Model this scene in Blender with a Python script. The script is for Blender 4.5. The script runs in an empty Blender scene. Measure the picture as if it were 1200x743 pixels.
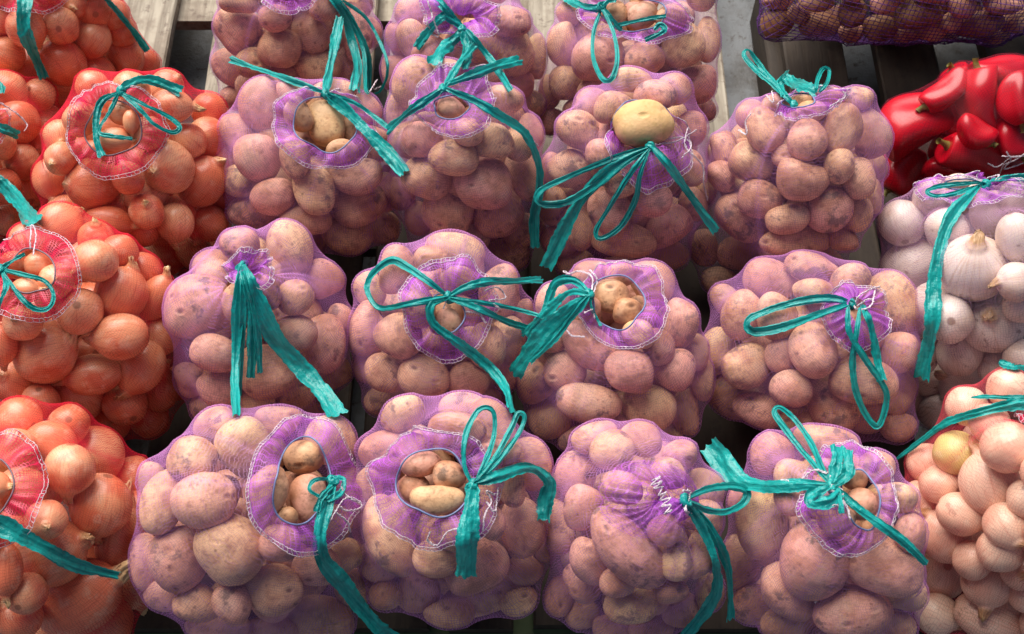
import bpy, bmesh, math, random
import numpy as np
from mathutils import Vector, Matrix
from mathutils.bvhtree import BVHTree

# ------------------------------------------------------------------ camera, light
scene = bpy.context.scene
COL = scene.collection
PITCH, FPX, CAMZ = math.radians(60), 1400.0, 1.475
CAM = np.array((0.0, 0.0, CAMZ))
cam_d = bpy.data.cameras.new('camera'); cam = bpy.data.objects.new('camera', cam_d); COL.objects.link(cam)
cam.location = CAM; cam.rotation_euler = (math.pi/2 - PITCH, 0, 0)
cam_d.sensor_width = 36; cam_d.lens = 36*FPX/1200; cam_d.clip_start = .05; cam_d.clip_end = 100
cam_d.dof.use_dof = True; cam_d.dof.focus_distance = 1.45; cam_d.dof.aperture_fstop = 9
scene.camera = cam
SUN_EL, SUN_AZ = math.radians(52), math.radians(-25)      # azimuth from +Y towards +X
world = bpy.data.worlds.new('World'); scene.world = world; world.use_nodes = True
wn = world.node_tree.nodes; wl = world.node_tree.links
sky = wn.new('ShaderNodeTexSky'); sky.sky_type = 'NISHITA'; sky.sun_disc = False
sky.sun_elevation = SUN_EL; sky.sun_rotation = SUN_AZ; sky.air_density = 1.0; sky.dust_density = 4.0; sky.ozone_density = .6
wl.new(sky.outputs[0], wn['Background'].inputs[0]); wn['Background'].inputs[1].default_value = .05
sd = bpy.data.lights.new('sun', 'SUN'); sd.energy = 4.8; sd.angle = math.radians(60); sd.color = (1, .95, .88)
sun = bpy.data.objects.new('sun', sd); COL.objects.link(sun)
sdir = Vector((math.sin(SUN_AZ)*math.cos(SUN_EL), math.cos(SUN_AZ)*math.cos(SUN_EL), math.sin(SUN_EL)))
sun.rotation_euler = (-sdir).to_track_quat('-Z', 'Y').to_euler(); sun.location = (0, 1, 3)
scene.view_settings.view_transform = 'Standard'; scene.view_settings.look = 'None'
scene.view_settings.exposure = 0.48; scene.view_settings.gamma = 1
scene.render.engine = 'CYCLES'
scene.cycles.use_denoising = True
scene.cycles.max_bounces = 6; scene.cycles.diffuse_bounces = 2; scene.cycles.glossy_bounces = 2; scene.cycles.transmission_bounces = 3; scene.cycles.transparent_max_bounces = 24
scene.cycles.caustics_reflective = False; scene.cycles.caustics_refractive = False

RIGHT = np.array((1., 0, 0)); UP = np.array((0, math.sin(PITCH), math.cos(PITCH)))
FWD = np.array((0, math.cos(PITCH), -math.sin(PITCH)))
rng = np.random.default_rng(7); random.seed(7)

def ray(px, py):                       # direction whose length along the view axis is 1
    return FWD + RIGHT*((px-600)/FPX) + UP*(-(py-371.5)/FPX)
def on_z(px, py, z):
    d = ray(px, py); return CAM + d*((z-CAMZ)/d[2])
def nrm(v): return v/np.linalg.norm(v)

# ------------------------------------------------------------------ materials
def mat(name):
    m = bpy.data.materials.new(name); m.use_nodes = True
    nt = m.node_tree; b = nt.nodes['Principled BSDF']; return m, nt, b
class N:
    """tiny node helper"""
    def __init__(s, nt): s.nt = nt
    def new(s, t, **kw):
        n = s.nt.nodes.new('ShaderNode'+t)
        for k, v in kw.items(): setattr(n, k, v)
        return n
    def put(s, sock, v):
        if isinstance(v, bpy.types.NodeSocket): s.nt.links.new(v, sock)
        else: sock.default_value = v
    def math(s, op, a, b=0.0, clamp=False):
        n = s.new('Math', operation=op, use_clamp=clamp); s.put(n.inputs[0], a); s.put(n.inputs[1], b); return n.outputs[0]
    def mix(s, f, a, b, mode='MIX'):
        n = s.new('Mix', data_type='RGBA', blend_type=mode)
        s.put(n.inputs[0], f); s.put(n.inputs[6], a); s.put(n.inputs[7], b); return n.outputs[2]
    def noise(s, vec, scale, detail=3, rough=.5, dist=0):
        n = s.new('TexNoise'); s.put(n.inputs['Vector'], vec); n.inputs['Scale'].default_value = scale
        n.inputs['Detail'].default_value = detail; n.inputs['Roughness'].default_value = rough; n.inputs['Distortion'].default_value = dist
        return n.outputs['Fac']
    def voro(s, vec, scale):
        n = s.new('TexVoronoi'); s.put(n.inputs['Vector'], vec); n.inputs['Scale'].default_value = scale; return n.outputs['Distance']
    def step(s, v, a, b):              # smooth 0..1 between a and b
        n = s.new('MapRange', interpolation_type='SMOOTHSTEP'); s.put(n.inputs[0], v)
        n.inputs[1].default_value = a; n.inputs[2].default_value = b; return n.outputs[0]
    def attr(s, name, out='Fac'): return s.new('Attribute', attribute_name=name).outputs[out]
    def vec(s, op, a, b):
        n = s.new('VectorMath', operation=op); s.put(n.inputs[0], a); s.put(n.inputs[1], b); return n.outputs[0]
    def bump(s, h, strength, dist, normal=None):
        n = s.new('Bump'); s.put(n.inputs['Height'], h); n.inputs['Strength'].default_value = strength; n.inputs['Distance'].default_value = dist
        if normal: s.put(n.inputs['Normal'], normal)
        return n.outputs[0]
def C(r, g, b): return (r, g, b, 1)
def S(r, g, b):                        # sRGB 0..255 to linear
    f = lambda c: c/12.92 if c <= .04045 else ((c+.055)/1.055)**2.4
    return (f(r/255), f(g/255), f(b/255), 1)

def shifted(n):
    co = n.new('TexCoord').outputs['Object']; r = n.attr('rnd')
    cx = n.new('CombineXYZ')
    n.put(cx.inputs[0], n.math('MULTIPLY', r, 7.3)); n.put(cx.inputs[1], n.math('MULTIPLY', r, 3.1)); n.put(cx.inputs[2], n.math('MULTIPLY', r, 5.7))
    return n.vec('ADD', co, cx.outputs[0]), r
def hashed(n, r, k):
    w = n.new('TexWhiteNoise', noise_dimensions='1D'); n.put(w.inputs['W'], n.math('MULTIPLY', r, k)); return w.outputs['Value']

def potato_material(name, dull=1.0, yellow=0.0):
    m, nt, b = mat(name); n = N(nt); v, r = shifted(n)
    h1 = hashed(n, r, 91.7); h2 = hashed(n, r, 37.3); h3 = hashed(n, r, 63.9)
    base = n.mix(n.step(h1, .2, .9), S(218, 168, 130), S(228, 188, 138))
    base = n.mix(n.math('MULTIPLY', n.step(h2, .35, .9), .8), base, S(220, 154, 140))
    base = n.mix(n.math('MULTIPLY', n.step(n.noise(v, 24, 3, .65), .40, .66), .85), base, S(176, 120, 86))
    base = n.mix(n.math('MULTIPLY', n.step(n.noise(v, 85, 3, .7), .48, .70), .62), base, S(142, 98, 74))
    base = n.mix(n.math('MULTIPLY', n.step(n.noise(v, 260, 2, .7), .52, .66), .22), base, S(134, 92, 70))
    dust = n.step(n.noise(v, 18, 4, .65), .50, .66)
    base = n.mix(n.math('MULTIPLY', dust, .4), base, S(206, 176, 150))
    dirt = n.math('MULTIPLY', n.step(n.noise(v, 34, 5, .66), .555, .64), n.step(h3, .1, .6))
    base = n.mix(n.math('MULTIPLY', dirt, .78), base, S(96, 80, 70))
    vo = n.voro(n.vec('ADD', v, n.vec('MULTIPLY', n.vec('SUBTRACT', n.new('TexNoise').outputs['Color'], (.5, .5, .5)), (.004, .004, .004))), 120)
    speck = n.math('MULTIPLY', n.step(vo, .30, .10), n.step(n.noise(v, 30, 3), .50, .62))
    base = n.mix(n.math('MULTIPLY', speck, .6), base, S(98, 66, 48))
    mp = n.new('Mapping'); n.put(mp.inputs[0], v); mp.inputs['Scale'].default_value = (1, 1.7, 1.3); mp.inputs['Rotation'].default_value = (.4, .7, .2)
    ve = n.voro(mp.outputs[0], 27); eye = n.step(ve, .16, .04)
    base = n.mix(n.math('MULTIPLY', eye, .75), base, S(88, 56, 42))
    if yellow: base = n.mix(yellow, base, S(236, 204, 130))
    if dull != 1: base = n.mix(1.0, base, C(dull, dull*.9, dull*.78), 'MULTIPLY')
    n.put(b.inputs['Base Color'], base)
    n.put(b.inputs['Roughness'], n.math('ADD', .50, n.math('MULTIPLY', dust, .25)))
    b.inputs['Specular IOR Level'].default_value = .35
    hgt = n.math('ADD', n.math('MULTIPLY', n.noise(v, 320, 3, .6), .5), n.math('MULTIPLY', n.noise(v, 90, 3), .7))
    hgt = n.math('SUBTRACT', hgt, n.math('MULTIPLY', n.step(ve, .24, .04), 1.6))
    n.put(b.inputs['Normal'], n.bump(hgt, .5, .002))
    return m
def onion_material(name, c_a, c_b, c_line, c_dry, blotch=0.0, gloss=.3):
    m, nt, b = mat(name); n = N(nt); v, r = shifted(n)
    th = n.attr('theta'); ax = n.attr('axis'); h1 = hashed(n, r, 53.1); h2 = hashed(n, r, 17.7)
    cx = n.new('CombineXYZ'); n.put(cx.inputs[0], n.math('COSINE', th)); n.put(cx.inputs[1], n.math('SINE', th)); n.put(cx.inputs[2], n.math('ADD', n.math('MULTIPLY', ax, .12), n.math('MULTIPLY', r, 40)))
    ln = n.noise(cx.outputs[0], 9, 4, .7)
    base = n.mix(n.step(h1, .1, .9), c_a, c_b)
    base = n.mix(n.step(n.noise(v, 22, 3), .42, .7), base, n.mix(.5, c_b, c_line))
    base = n.mix(n.math('MULTIPLY', n.step(ln, .48, .7), .6), base, c_line)
    base = n.mix(n.math('MULTIPLY', n.step(n.noise(v, 48, 5, .68), .52, .64), .32), base, n.mix(.5, c_a, C(.9, .78, .62)))
    if blotch: base = n.mix(n.math('MULTIPLY', n.math('MULTIPLY', n.step(n.noise(v, 42, 5, .6, .4), .60, .68), n.step(h2, .35, .7)), blotch), base, S(122, 84, 72))
    base = n.mix(n.step(ax, .93, 1.12), base, c_dry)
    base = n.mix(n.step(ax, -.972, -.992), base, S(120, 84, 58))
    n.put(b.inputs['Base Color'], base)
    n.put(b.inputs['Roughness'], n.math('ADD', gloss, n.math('MULTIPLY', n.noise(v, 60, 3), .2)))
    b.inputs['Coat Weight'].default_value = .3; b.inputs['Coat Roughness'].default_value = .22
    n.put(b.inputs['Normal'], n.bump(n.math('ADD', ln, n.math('MULTIPLY', n.noise(v, 70, 4), .8)), .35, .0012))
    return m
def net_material(name, col, cover, pitch=.0034, edge=.75, dens_gain=.5, thick=.20):
    """fine knitted net: threads are opaque, the holes between them are open"""
    m, nt, b = mat(name); n = N(nt); nt.nodes.remove(b)
    uv0 = n.new('UVMap').outputs[0]
    wz = n.new('TexNoise'); n.put(wz.inputs['Vector'], uv0); wz.inputs['Scale'].default_value = 55; wz.inputs['Detail'].default_value = 1
    sub = n.vec('SUBTRACT', wz.outputs['Color'], (.5, .5, .5)); uv = n.vec('ADD', uv0, n.vec('MULTIPLY', sub, (.012, .012, 0)))
    sp = n.new('SeparateXYZ'); n.put(sp.inputs[0], uv)
    slack = n.step(wz.outputs['Fac'], .35, .65)
    def lines(s, k):
        t = n.math('ABSOLUTE', n.math('SUBTRACT', n.math('FRACT', n.math('MULTIPLY', s, k)), .5))
        return n.step(t, .5-thick/2-.05, .5-thick/2+.05)
    wv = n.math('MAXIMUM', lines(sp.outputs[0], 1/pitch), lines(sp.outputs[1], 1/pitch))
    lw = n.new('LayerWeight'); lw.inputs['Blend'].default_value = .5
    face = n.math('POWER', lw.outputs['Facing'], 2.3)
    dens = n.attr('dens')
    th = n.math('MULTIPLY', wv, n.math('ADD', .6, n.math('MULTIPLY', slack, .4)))
    fe = n.math('MULTIPLY', face, edge)
    f = n.math('ADD', n.math('MULTIPLY', th, n.math('ADD', cover*2.2, n.math('MULTIPLY', fe, .8))), n.math('ADD', cover*.10, n.math('MULTIPLY', fe, .38)))
    f = n.math('ADD', f, n.math('MULTIPLY', dens, dens_gain), True)
    f = n.math('MINIMUM', f, .92)
    cc = n.mix(slack, col, tuple(c*.8 for c in col[:3])+(1,))
    d = n.new('BsdfDiffuse'); n.put(d.inputs[0], cc)
    t = n.new('BsdfTranslucent'); n.put(t.inputs[0], cc)
    g = n.new('BsdfGlossy'); g.inputs['Roughness'].default_value = .45; g.inputs['Color'].default_value = C(.9, .85, .9)
    m1 = n.new('MixShader'); m1.inputs[0].default_value = .35; nt.links.new(d.outputs[0], m1.inputs[1]); nt.links.new(t.outputs[0], m1.inputs[2])
    m2 = n.new('MixShader'); m2.inputs[0].default_value = .06; nt.links.new(m1.outputs[0], m2.inputs[1]); nt.links.new(g.outputs[0], m2.inputs[2])
    tr = n.new('BsdfTransparent')
    m3 = n.new('MixShader'); n.put(m3.inputs[0], f); nt.links.new(tr.outputs[0], m3.inputs[1]); nt.links.new(m2.outputs[0], m3.inputs[2])
    nt.links.new(m3.outputs[0], nt.nodes['Material Output'].inputs[0])
    return m
def plain(name, col, rough=.6, bump=0, bscale=300, **kw):
    m, nt, b = mat(name); n = N(nt); co = n.new('TexCoord').outputs['Object']
    n.put(b.inputs['Base Color'], n.mix(n.step(n.noise(co, bscale*.3, 3), .35, .7), col, tuple(c*.72 for c in col[:3])+(1,)))
    b.inputs['Roughness'].default_value = rough
    if bump: n.put(b.inputs['Normal'], n.bump(n.noise(co, bscale, 4), bump, .001))
    for k, v in kw.items(): b.inputs[k.replace('_', ' ')].default_value = v
    return m
def ribbon_material():
    m, nt, b = mat('teal_ribbon'); n = N(nt)
    uv = n.new('UVMap').outputs[0]; sc = n.new('Mapping'); n.put(sc.inputs[0], uv); sc.inputs['Scale'].default_value = (420, 30, 1)
    st = n.noise(sc.outputs[0], 1, 3, .6)
    co = n.new('TexCoord').outputs['Object']; big = n.noise(co, 45, 3)
    col = n.mix(n.step(st, .35, .7), S(18, 150, 148), S(36, 180, 174))
    col = n.mix(n.math('MULTIPLY', n.step(big, .5, .75), .5), col, S(8, 110, 110))
    n.put(b.inputs['Base Color'], col); b.inputs['Roughness'].default_value = .25
    b.inputs['Specular IOR Level'].default_value = .5
    n.put(b.inputs['Normal'], n.bump(n.math('ADD', st, n.math('MULTIPLY', n.noise(co, 170, 3, .6), 2.2)), .6, .0014))
    t = n.new('BsdfTranslucent'); n.put(t.inputs[0], col)
    mx = n.new('MixShader'); mx.inputs[0].default_value = .22
    nt.links.new(b.outputs[0], mx.inputs[1]); nt.links.new(t.outputs[0], mx.inputs[2]); nt.links.new(mx.outputs[0], nt.nodes['Material Output'].inputs[0])
    return m
def wood_material(name='weathered_wood', tint=(1, 1, 1, 1)):
    m, nt, b = mat(name); n = N(nt)
    co = n.new('TexCoord').outputs['Object']; oi = n.new('ObjectInfo').outputs['Random']
    cx = n.new('CombineXYZ'); n.put(cx.inputs[0], n.math('MULTIPLY', oi, 9)); n.put(cx.inputs[1], n.math('MULTIPLY', oi, 31))
    v = n.vec('ADD', co, cx.outputs[0])
    mp = n.new('Mapping'); n.put(mp.inputs[0], v); mp.inputs['Scale'].default_value = (90, 5, 90)
    g = n.noise(mp.outputs[0], 1, 5, .65, .6)
    col = n.mix(n.step(g, .3, .7), S(166, 158, 142), S(116, 106, 92))
    col = n.mix(n.step(oi, .3, 1), col, n.mix(.6, col, S(160, 142, 122)))
    col = n.mix(n.math('MULTIPLY', n.step(n.noise(v, 14, 5, .65), .46, .64), .7), col, S(112, 98, 84))
    col = n.mix(n.math('MULTIPLY', n.step(n.noise(v, 60, 4, .6), .56, .66), .55), col, S(84, 66, 56))
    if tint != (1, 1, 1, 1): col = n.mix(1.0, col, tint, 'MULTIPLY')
    n.put(b.inputs['Base Color'], col); b.inputs['Roughness'].default_value = .75
    n.put(b.inputs['Normal'], n.bump(g, .5, .002))
    return m
def ground_material():
    m, nt, b = mat('worn_ground'); n = N(nt); co = n.new('TexCoord').outputs['Object']
    col = n.mix(n.step(n.noise(co, 9, 5, .6), .4, .65), S(112, 116, 120), S(66, 62, 58))
    col = n.mix(n.step(n.noise(co, 60, 5, .7), .55, .68), col, S(64, 56, 50))
    n.put(b.inputs['Base Color'], col); n.put(b.inputs['Roughness'], n.math('ADD', .3, n.math('MULTIPLY', n.noise(co, 20, 3), .4)))
    n.put(b.inputs['Normal'], n.bump(n.noise(co, 150, 5, .7), .5, .003))
    return m

M = dict(
    yellow_potato=potato_material('yellow_potato_skin', 1.0, .5),
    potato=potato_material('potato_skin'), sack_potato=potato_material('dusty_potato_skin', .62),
    onion=onion_material('copper_onion_skin', S(246, 186, 140), S(232, 130, 90), S(204, 92, 60), S(214, 172, 124), gloss=.26),
    white_onion=onion_material('white_onion_skin', S(232, 214, 204), S(222, 198, 186), S(196, 160, 132), S(190, 150, 110), .75, .38),
    pink_onion=onion_material('pale_pink_onion_skin', S(246, 218, 192), S(240, 192, 164), S(214, 142, 120), S(186, 140, 96), .5, .36),
    green_onion=onion_material('greenish_onion_skin', S(222, 210, 140), S(212, 196, 118), S(214, 170, 124), S(186, 140, 96), .1, .38),
    pepper=plain('red_pepper_skin', S(206, 10, 34), .30, .4, 45, Coat_Weight=.05), stem=plain('pepper_stem', S(128, 118, 52), .6, .4),
    purple=net_material('purple_net', S(228, 160, 240), .145, edge=.76), red=net_material('red_net', S(244, 40, 74), .11, edge=.95),
    pale=net_material('pale_purple_net', S(214, 164, 214), .11, edge=.8), dark=net_material('dark_pepper_net', S(140, 30, 60), .13, edge=.4),
    rose=net_material('rose_net', S(240, 84, 104), .09, edge=.85),
    purple_hem=net_material('purple_hem', S(212, 110, 242), .24, .0024, .5, 1.0), red_hem=net_material('red_hem', S(250, 30, 96), .42, .0024, .5, 1.0),
    stitch=plain('white_thread', S(222, 208, 218), .85), edge=plain('blue_grey_cord', S(112, 128, 172), .5), red_edge=plain('grey_cord', S(120, 96, 110), .5),
    ribbon=ribbon_material(), wood=wood_material(), dark_shade_wood=wood_material('dark_gap_shade_wood', C(.12, .09, .07)), green=plain('green_painted_wood', S(92, 108, 66), .7, .5, 120), ground=ground_material(),  # dark wood tint also holds the shade of the gaps between bags
    coarse=plain('coarse_purple_yarn', S(96, 50, 128), .7),
)

# ------------------------------------------------------------------ mesh helpers
def mesh(name, V, F, m, smooth=True, attrs=None, uv=None, mats=None, fmat=None):
    me = bpy.data.meshes.new(name); V = np.asarray(V, dtype=np.float32)
    F = np.asarray(F, dtype=np.int32); nf, k = F.shape
    me.vertices.add(len(V)); me.vertices.foreach_set('co', V.ravel())
    me.loops.add(nf*k); me.loops.foreach_set('vertex_index', F.ravel())
    me.polygons.add(nf); me.polygons.foreach_set('loop_start', np.arange(nf, dtype=np.int32)*k)
    for a, val in (attrs or {}).items():
        at = me.attributes.new(a, 'FLOAT', 'POINT'); at.data.foreach_set('value', np.asarray(val, dtype=np.float32))
    if uv is not None:
        l = me.uv_layers.new(name='UVMap'); l.data.foreach_set('uv', np.asarray(uv, dtype=np.float32)[F.ravel()].ravel())
    me.update(calc_edges=True); me.validate()
    me.polygons.foreach_set('use_smooth', np.full(nf, smooth))
    for x in (mats or [m]): me.materials.append(x)
    if fmat is not None: me.polygons.foreach_set('material_index', np.asarray(fmat, dtype=np.int32))
    return me
def obj(name, me, parent=None, mw=None, **props):
    o = bpy.data.objects.new(name, me); COL.objects.link(o)
    if mw is not None: o.matrix_world = mw
    if parent is not None:
        o.parent = parent; o.matrix_parent_inverse = Matrix.Translation(-parent.location)
    for k, v in props.items(): o[k] = v
    return o
def grid_faces(nu, nv, wrap_u=True):
    F = []; nn = nu if wrap_u else nu-1
    for j in range(nv-1):
        for i in range(nn):
            a = j*nu+i; b2 = j*nu+(i+1) % nu; F.append((a, b2, b2+nu, a+nu))
    return F
def tubes(lines, r, sides=4):
    """polylines (k,3) to one thin tube mesh"""
    VV, FF, o = [], [], 0
    ang = np.arange(sides)*2*math.pi/sides
    for P in lines:
        P = np.asarray(P); T = np.gradient(P, axis=0); T /= np.linalg.norm(T, axis=1)[:, None]+1e-12
        ref = np.where(np.abs(T[:, 2:3]) > .9, np.array([[1., 0, 0]]), np.array([[0, 0, 1.]]))
        A = np.cross(T, ref); A /= np.linalg.norm(A, axis=1)[:, None]+1e-12; B = np.cross(T, A)
        ring = P[:, None]+r*(np.cos(ang)[None, :, None]*A[:, None]+np.sin(ang)[None, :, None]*B[:, None])
        VV.append(ring.reshape(-1, 3)); FF += [tuple(o+x for x in f) for f in grid_faces(sides, len(P))]; o += len(P)*sides
    return np.concatenate(VV), FF
def catmull(P, n):
    P = np.asarray(P, float)
    if len(P) < 3: return np.array([P[0]+(P[-1]-P[0])*t for t in np.linspace(0, 1, n)])
    d = np.concatenate(([0], np.cumsum(np.linalg.norm(np.diff(P[:, :2], axis=0), axis=1))))
    Q = np.vstack((2*P[0]-P[1], P, 2*P[-1]-P[-2])); out = []
    for s in np.linspace(0, d[-1], n):
        i = min(np.searchsorted(d, s, 'right')-1, len(P)-2); t = (s-d[i])/(d[i+1]-d[i]+1e-9)
        a, b, c, e = Q[i:i+4]
        out.append(.5*((2*b)+(-a+c)*t+(2*a-5*b+4*c-e)*t*t+(-a+3*b-3*c+e)*t**3))
    return np.array(out)

bm = bmesh.new(); bmesh.ops.create_icosphere(bm, subdivisions=4, radius=1)
IV = np.array([v.co[:] for v in bm.verts]); IF = np.array([[v.index for v in f.verts] for f in bm.faces]); bm.free()
IV /= np.linalg.norm(IV, axis=1)[:, None]

def potato_verts(a, b, c, g):
    v = IV; r = np.ones(len(v))
    for k in range(7):
        w = nrm(g.normal(size=3))*g.uniform(1.2, 4.6); r += g.uniform(.018, .052)*np.cos(v@w+g.uniform(0, 6.3))
    for k in range(g.integers(3, 7)):
        d = nrm(g.normal(size=3)); r -= g.uniform(.04, .10)*np.exp(-((1-v@d)/.012))
    p = v*r[:, None]; e = g.uniform(-.13, .13)
    p[:, 1] *= 1+e*p[:, 0]; p[:, 2] *= 1+e*p[:, 0]
    if a/b > 1.3: p[:, 1] += g.uniform(-.22, .22)*(p[:, 0]**2-.4)
    q = np.sign(p)*np.abs(p)**.94
    for k in range(2): q[:, k] /= (q[:, k].max()-q[:, k].min())/2
    return q*np.array((a, b, c))
def onion_verts(a, b, c, g, tip=1.0, nu=36, nv=30):
    ph = np.concatenate((np.linspace(0, .34, 9)[:-1], np.linspace(.34, math.pi, nv-8))); ax = np.cos(ph).copy(); rad = np.sin(ph).copy()
    k = ph < .34; t = 1-ph[k]/.34                         # dry neck
    base = math.sin(.34); L = .50*tip*g.uniform(.6, 1.15)
    ax[k] = math.cos(.34)+L*t; flare = g.uniform(.0, .16)
    rad[k] = base*((1-t)**1.5*.62+.38*(1-.45*t))+flare*t**3
    m = (ph >= .34) & (ph < 1.15); rad[m] *= 1-.10*(1-(ph[m]-.34)/.81)*1.0
    rad[0] *= .04; rad[1] *= .8
    ax[ph > 3.0] = np.maximum(ax[ph > 3.0], -.985)
    th = np.arange(nu)*2*math.pi/nu
    TH, PH = np.meshgrid(th, np.arange(len(ph)))
    A = ax[PH]; R = rad[PH]
    neck = np.clip((A-.95)/.3, 0, 1)
    R = R*(1+.05*np.cos(2*TH+g.uniform(0, 6))*g.uniform(.3, 1)+.02*np.cos(5*TH+g.uniform(0, 6))+neck*(.28*np.cos(3*TH+g.uniform(0, 6))+.2*np.cos(7*TH)))
    bend = g.uniform(-.5, .5, 2)
    X = A*a; Y = R*b*np.cos(TH)+neck**1.5*bend[0]*b*.5; Z = R*c*np.sin(TH)+neck**1.5*bend[1]*b*.5
    X = X + neck*g.normal(0, .04, X.shape)*a
    V = np.stack((X, Y, Z), -1).reshape(-1, 3)
    return V, A.ravel(), TH.ravel()
ONF = np.array(grid_faces(36, 30))
def pepper_verts(a, b, c, g, nu=40, nv=34):
    s = np.linspace(0, 1, nv); ph = s*math.pi; TH, SS = np.meshgrid(np.arange(nu)*2*math.pi/nu, s)
    prof = np.sin(np.clip(SS, 0, 1)*math.pi)**.52*(1-.34*SS**1.6)      # shoulders by the stem (s = 0), narrow foot
    lob = 1+.16*np.cos(3*TH+1.5*SS+g.uniform(0, 6))*np.sin(SS*math.pi)+.05*np.cos(2*TH+g.uniform(0, 6))+.06*np.sin(SS*7+2*TH+g.uniform(0, 6))+.045*np.sin(SS*13-TH+g.uniform(0, 6))+.03*np.cos(5*TH+4*SS+g.uniform(0, 6))
    A = np.cos(SS*math.pi); A = np.where(SS < .12, A-.16*(1-SS/.12), A)
    bend = g.uniform(.25, .55)*g.choice((-1, 1))
    return np.stack((A*a, prof*lob*b*1.12*np.cos(TH)+bend*b*(A*A-.4), prof*lob*c*1.12*np.sin(TH)), -1).reshape(-1, 3)
PEF = np.array(grid_faces(40, 34))

# ------------------------------------------------------------------ what the photograph shows (crop coordinates)
CR = dict(A=(180, 240, 2.857), B=(400, 260, 3.23), C=(590, 290, 3.377), D=(810, 280, 3.096), E=(140, 460, 2.625), F=(410, 450, 2.536),
          G=(630, 480, 2.825), H=(820, 460, 2.625), I=(240, 0, 2.858), J=(430, 0, 2.562), K=(620, 0, 2.322), L=(810, 0, 3.077), X=(810, 180, 4.642),
          N=(0, 0, 2.857), O=(0, 240, 2.857), P=(0, 460, 2.626), Q=(1020, 190, 4.128), R=(1020, 340, 3.717), S=(1040, 520, 3.331), U=(1000, 50, 3.91), V=(880, 0, 3.75))
def px(c, x, y): x0, y0, s = CR[c]; return x0+x/s, y0+y/s
# bag: extents in the photo, net and what is inside, collar (hole ellipse, outer ellipse), ribbons (width, points)
# seeds: (crop, [(x, y, length, width, angle[, depth mm])])  mouth: same, seen bare through the mouth
BAGS = {}
def bag(key, ext, kind, label, ref, crop, seeds, hole, outer, ribbons=(), mouth=(), extra=(), ruffle=1.0, closed=False, knot=None, threads=()):
    BAGS[key] = dict(ext=ext, kind=kind, label=label, ref=ref, crop=crop, seeds=[(crop,)+tuple(s) for s in seeds]+[tuple(e) for e in extra],
                     hole=hole, outer=outer, ribbons=ribbons, mouth=[(crop,)+tuple(s) for s in mouth], ruffle=ruffle, closed=closed, knot=knot, threads=threads)

bag('b21', (193, 260, 415, 512), 'purple', 'purple net potato bag with a closed neck and a hanging teal ribbon tassel', 'with closed neck and hanging ribbon tassel', 'A',
    [(290,135,130,115,0),(455,155,195,150,85),(155,335,230,210,0),(205,498,160,125,10),(475,318,125,118,0),(482,430,142,130,20),(565,247,130,125,60),(568,465,205,145,90),
     (385,560,200,180,0),(388,290,115,75,75),(625,388,110,90,90),(225,612,150,125,10),(125,588,120,105,60),(470,620,145,120,0),(290,330,150,105,90),(600,560,125,115,0),(330,665,150,100,0),(180,685,120,95,0),(500,690,150,100,0)],
    (300,214,14,11,0), (322,222,78,80,0), knot=(298,206), closed=True, ruffle=1.8,
    ribbons=[((44,30),[(298,206),(282,300),(278,450),(272,580),(278,705)]),((30,16),[(298,206),(300,320),(298,450),(292,560),(286,640)]),(38,[(300,206),(325,330),(332,450),(325,575)]),(26,[(300,210),(342,400),(356,560)]),
             ((60,85),[(302,204),(350,325),(405,440),(480,530),(550,612),(612,700)])])
bag('b22', (410, 270, 622, 507), 'purple', 'purple net potato bag with a wide round collar and teal ribbon crossing it', 'with wide round collar and ribbon across', 'B',
    [(205,180,185,125,100),(108,265,140,115,60),(100,400,210,140,90),(213,432,182,172,0),(170,570,175,140,20),(320,590,195,165,20),(480,590,155,140,20),(440,115,225,150,20),(340,140,130,95,0),
     (465,212,115,75,10),(600,262,200,150,90),(632,440,170,130,90),(545,480,180,140,90),(620,560,150,125,80),(290,330,150,120,90),(100,545,120,100,90),(170,675,150,120,0),(400,685,160,110,0),(540,680,150,110,0),(275,690,150,100,0),(690,360,140,80,90)],
    (395,342,66,74,0), (406,332,166,194,0), knot=(406,285), mouth=[(405,385,130,105,60,14)],
    ribbons=[(32,[(406,285),(330,225),(240,165),(190,145),(130,185),(98,240),(115,295),(155,328),(260,310),(385,288)]),(34,[(410,280),(480,245),(560,225),(650,225),(755,220)]),(20,[(410,285),(530,305),(640,325),(730,350),(765,365)]),
             (30,[(410,290),(520,330),(620,375),(715,405)]),((40,52),[(402,286),(340,310),(345,380),(420,440),(500,500),(570,560),(620,630),(640,720)])],
    threads=[[(540,262),(590,250),(620,290),(560,300),(600,330)],[(470,340),(520,350),(545,385)],[(400,290),(385,330)]])
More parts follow.
